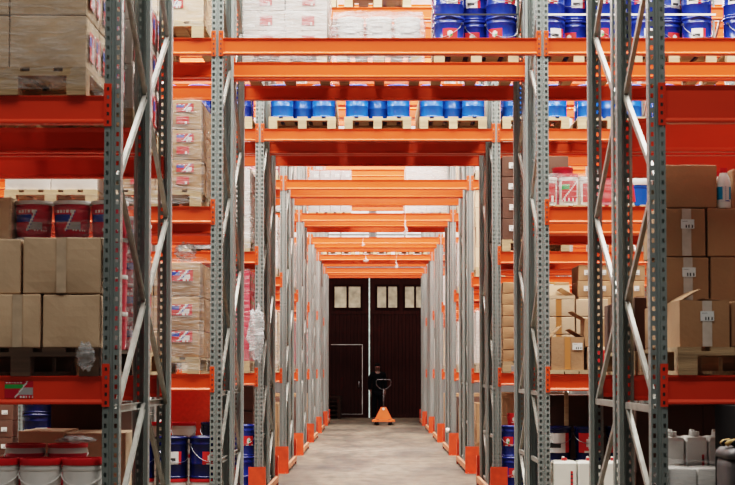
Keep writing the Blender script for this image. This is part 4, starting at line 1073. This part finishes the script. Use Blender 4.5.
b = MB(); b.box(-.13,-.09,DW-.02,DW-.01,.0,4.66,'slit_light'); struct('window_20', b)  # glowing strip standing in for daylight in the gap between the leaves
# wicket door in the left leaf with light leaking round it
b = MB(); b.box(-1.33,-.36,DW-.10,DW-.076,.14,2.36,'door_brown')
for i in range(9): xx = -1.33+.97*i/8; b.box(max(-1.33,xx-.008),min(-.36,xx+.008),DW-.106,DW-.10,.16,2.34,'door_frame')
wk = struct('door_3', b)
b = MB(); b.box(-1.36,-.33,DW-.10,DW-.09,2.375,2.395,'slit_dim'); b.box(-.35,-.33,DW-.10,DW-.09,.12,2.37,'slit_dim'); b.box(-1.2,-.33,DW-.10,DW-.09,.11,.12,'slit_dim'); link('light_gap', b.mesh('light_gap'), wk)
b = MB(); b.tube([(-.45,DW-.10,1.0),(-.45,DW-.15,1.0),(-.45,DW-.15,1.18),(-.45,DW-.10,1.18)], .012, 'wire'); link('door_handle', b.mesh('door_handle'), wk)
b = MB(); b.box(-2.2,2.2,DW-.3,DW-.13,4.68,4.78,'sill'); struct('trim_1', b)
for i in range(5):
    pallet(-1.42, DW-1.35, .144*i, f"dark wooden pallet, {LW[5][i]} of the stack left of the brown door", 'wood_darkest', w=.8, l=1.0, group='pallets stacked by the door', parts=False)

# ================= lights, camera, world =================
def area(name, x, y, z, sx, sy, e, col=(1,.955,.89), rot=(0,0,0)):
    l = bpy.data.lights.new(name, 'AREA'); l.shape = 'RECTANGLE'; l.size = sx; l.size_y = sy; l.energy = e; l.color = col
    o = bpy.data.objects.new(name, l); COL.objects.link(o); o.location = (x, y, z); o.rotation_euler = rot; return o
area('ceiling_lamp_0', 0, 4.5, 8.6, 9, 2.5, 330)
EN = [2300, 2000, 2100, 2200, 2300, 2200, 1500]
for i in range(7):
    y = (DS[i]+2.3+DS[i+1])/2
    area(f'skylight_lamp_{i+1}', 0, y, 8.9, 13, 2.2, EN[i])
area('ceiling_lamp_8', 0, 48.8, 8.8, 12, 1.5, 30)
w = bpy.data.worlds.new('world'); bpy.context.scene.world = w; w.use_nodes = True
w.node_tree.nodes['Background'].inputs[0].default_value = (.80,.90,1,1); w.node_tree.nodes['Background'].inputs[1].default_value = .10

sc = bpy.context.scene
cam = bpy.data.cameras.new('camera'); co = bpy.data.objects.new('camera', cam); COL.objects.link(co); sc.camera = co
PITCHDEG = 2.5
co.location = (0, 0, EYE); co.rotation_euler = (math.radians(90+PITCHDEG), 0, 0)
cam.sensor_width = 36; cam.lens = F/735*36; cam.clip_end = 200
cam.shift_x = -(VX-367.5)/735; cam.shift_y = (370.8-242.5-F*math.tan(math.radians(PITCHDEG)))/735
cam.dof.use_dof = True; cam.dof.focus_distance = 19; cam.dof.aperture_fstop = 9
sc.view_settings.view_transform = 'Filmic'; sc.view_settings.look = 'High Contrast'; sc.view_settings.exposure = 0.0
sc.cycles.max_bounces = 8; sc.cycles.transparent_max_bounces = 24; sc.cycles.use_denoising = True
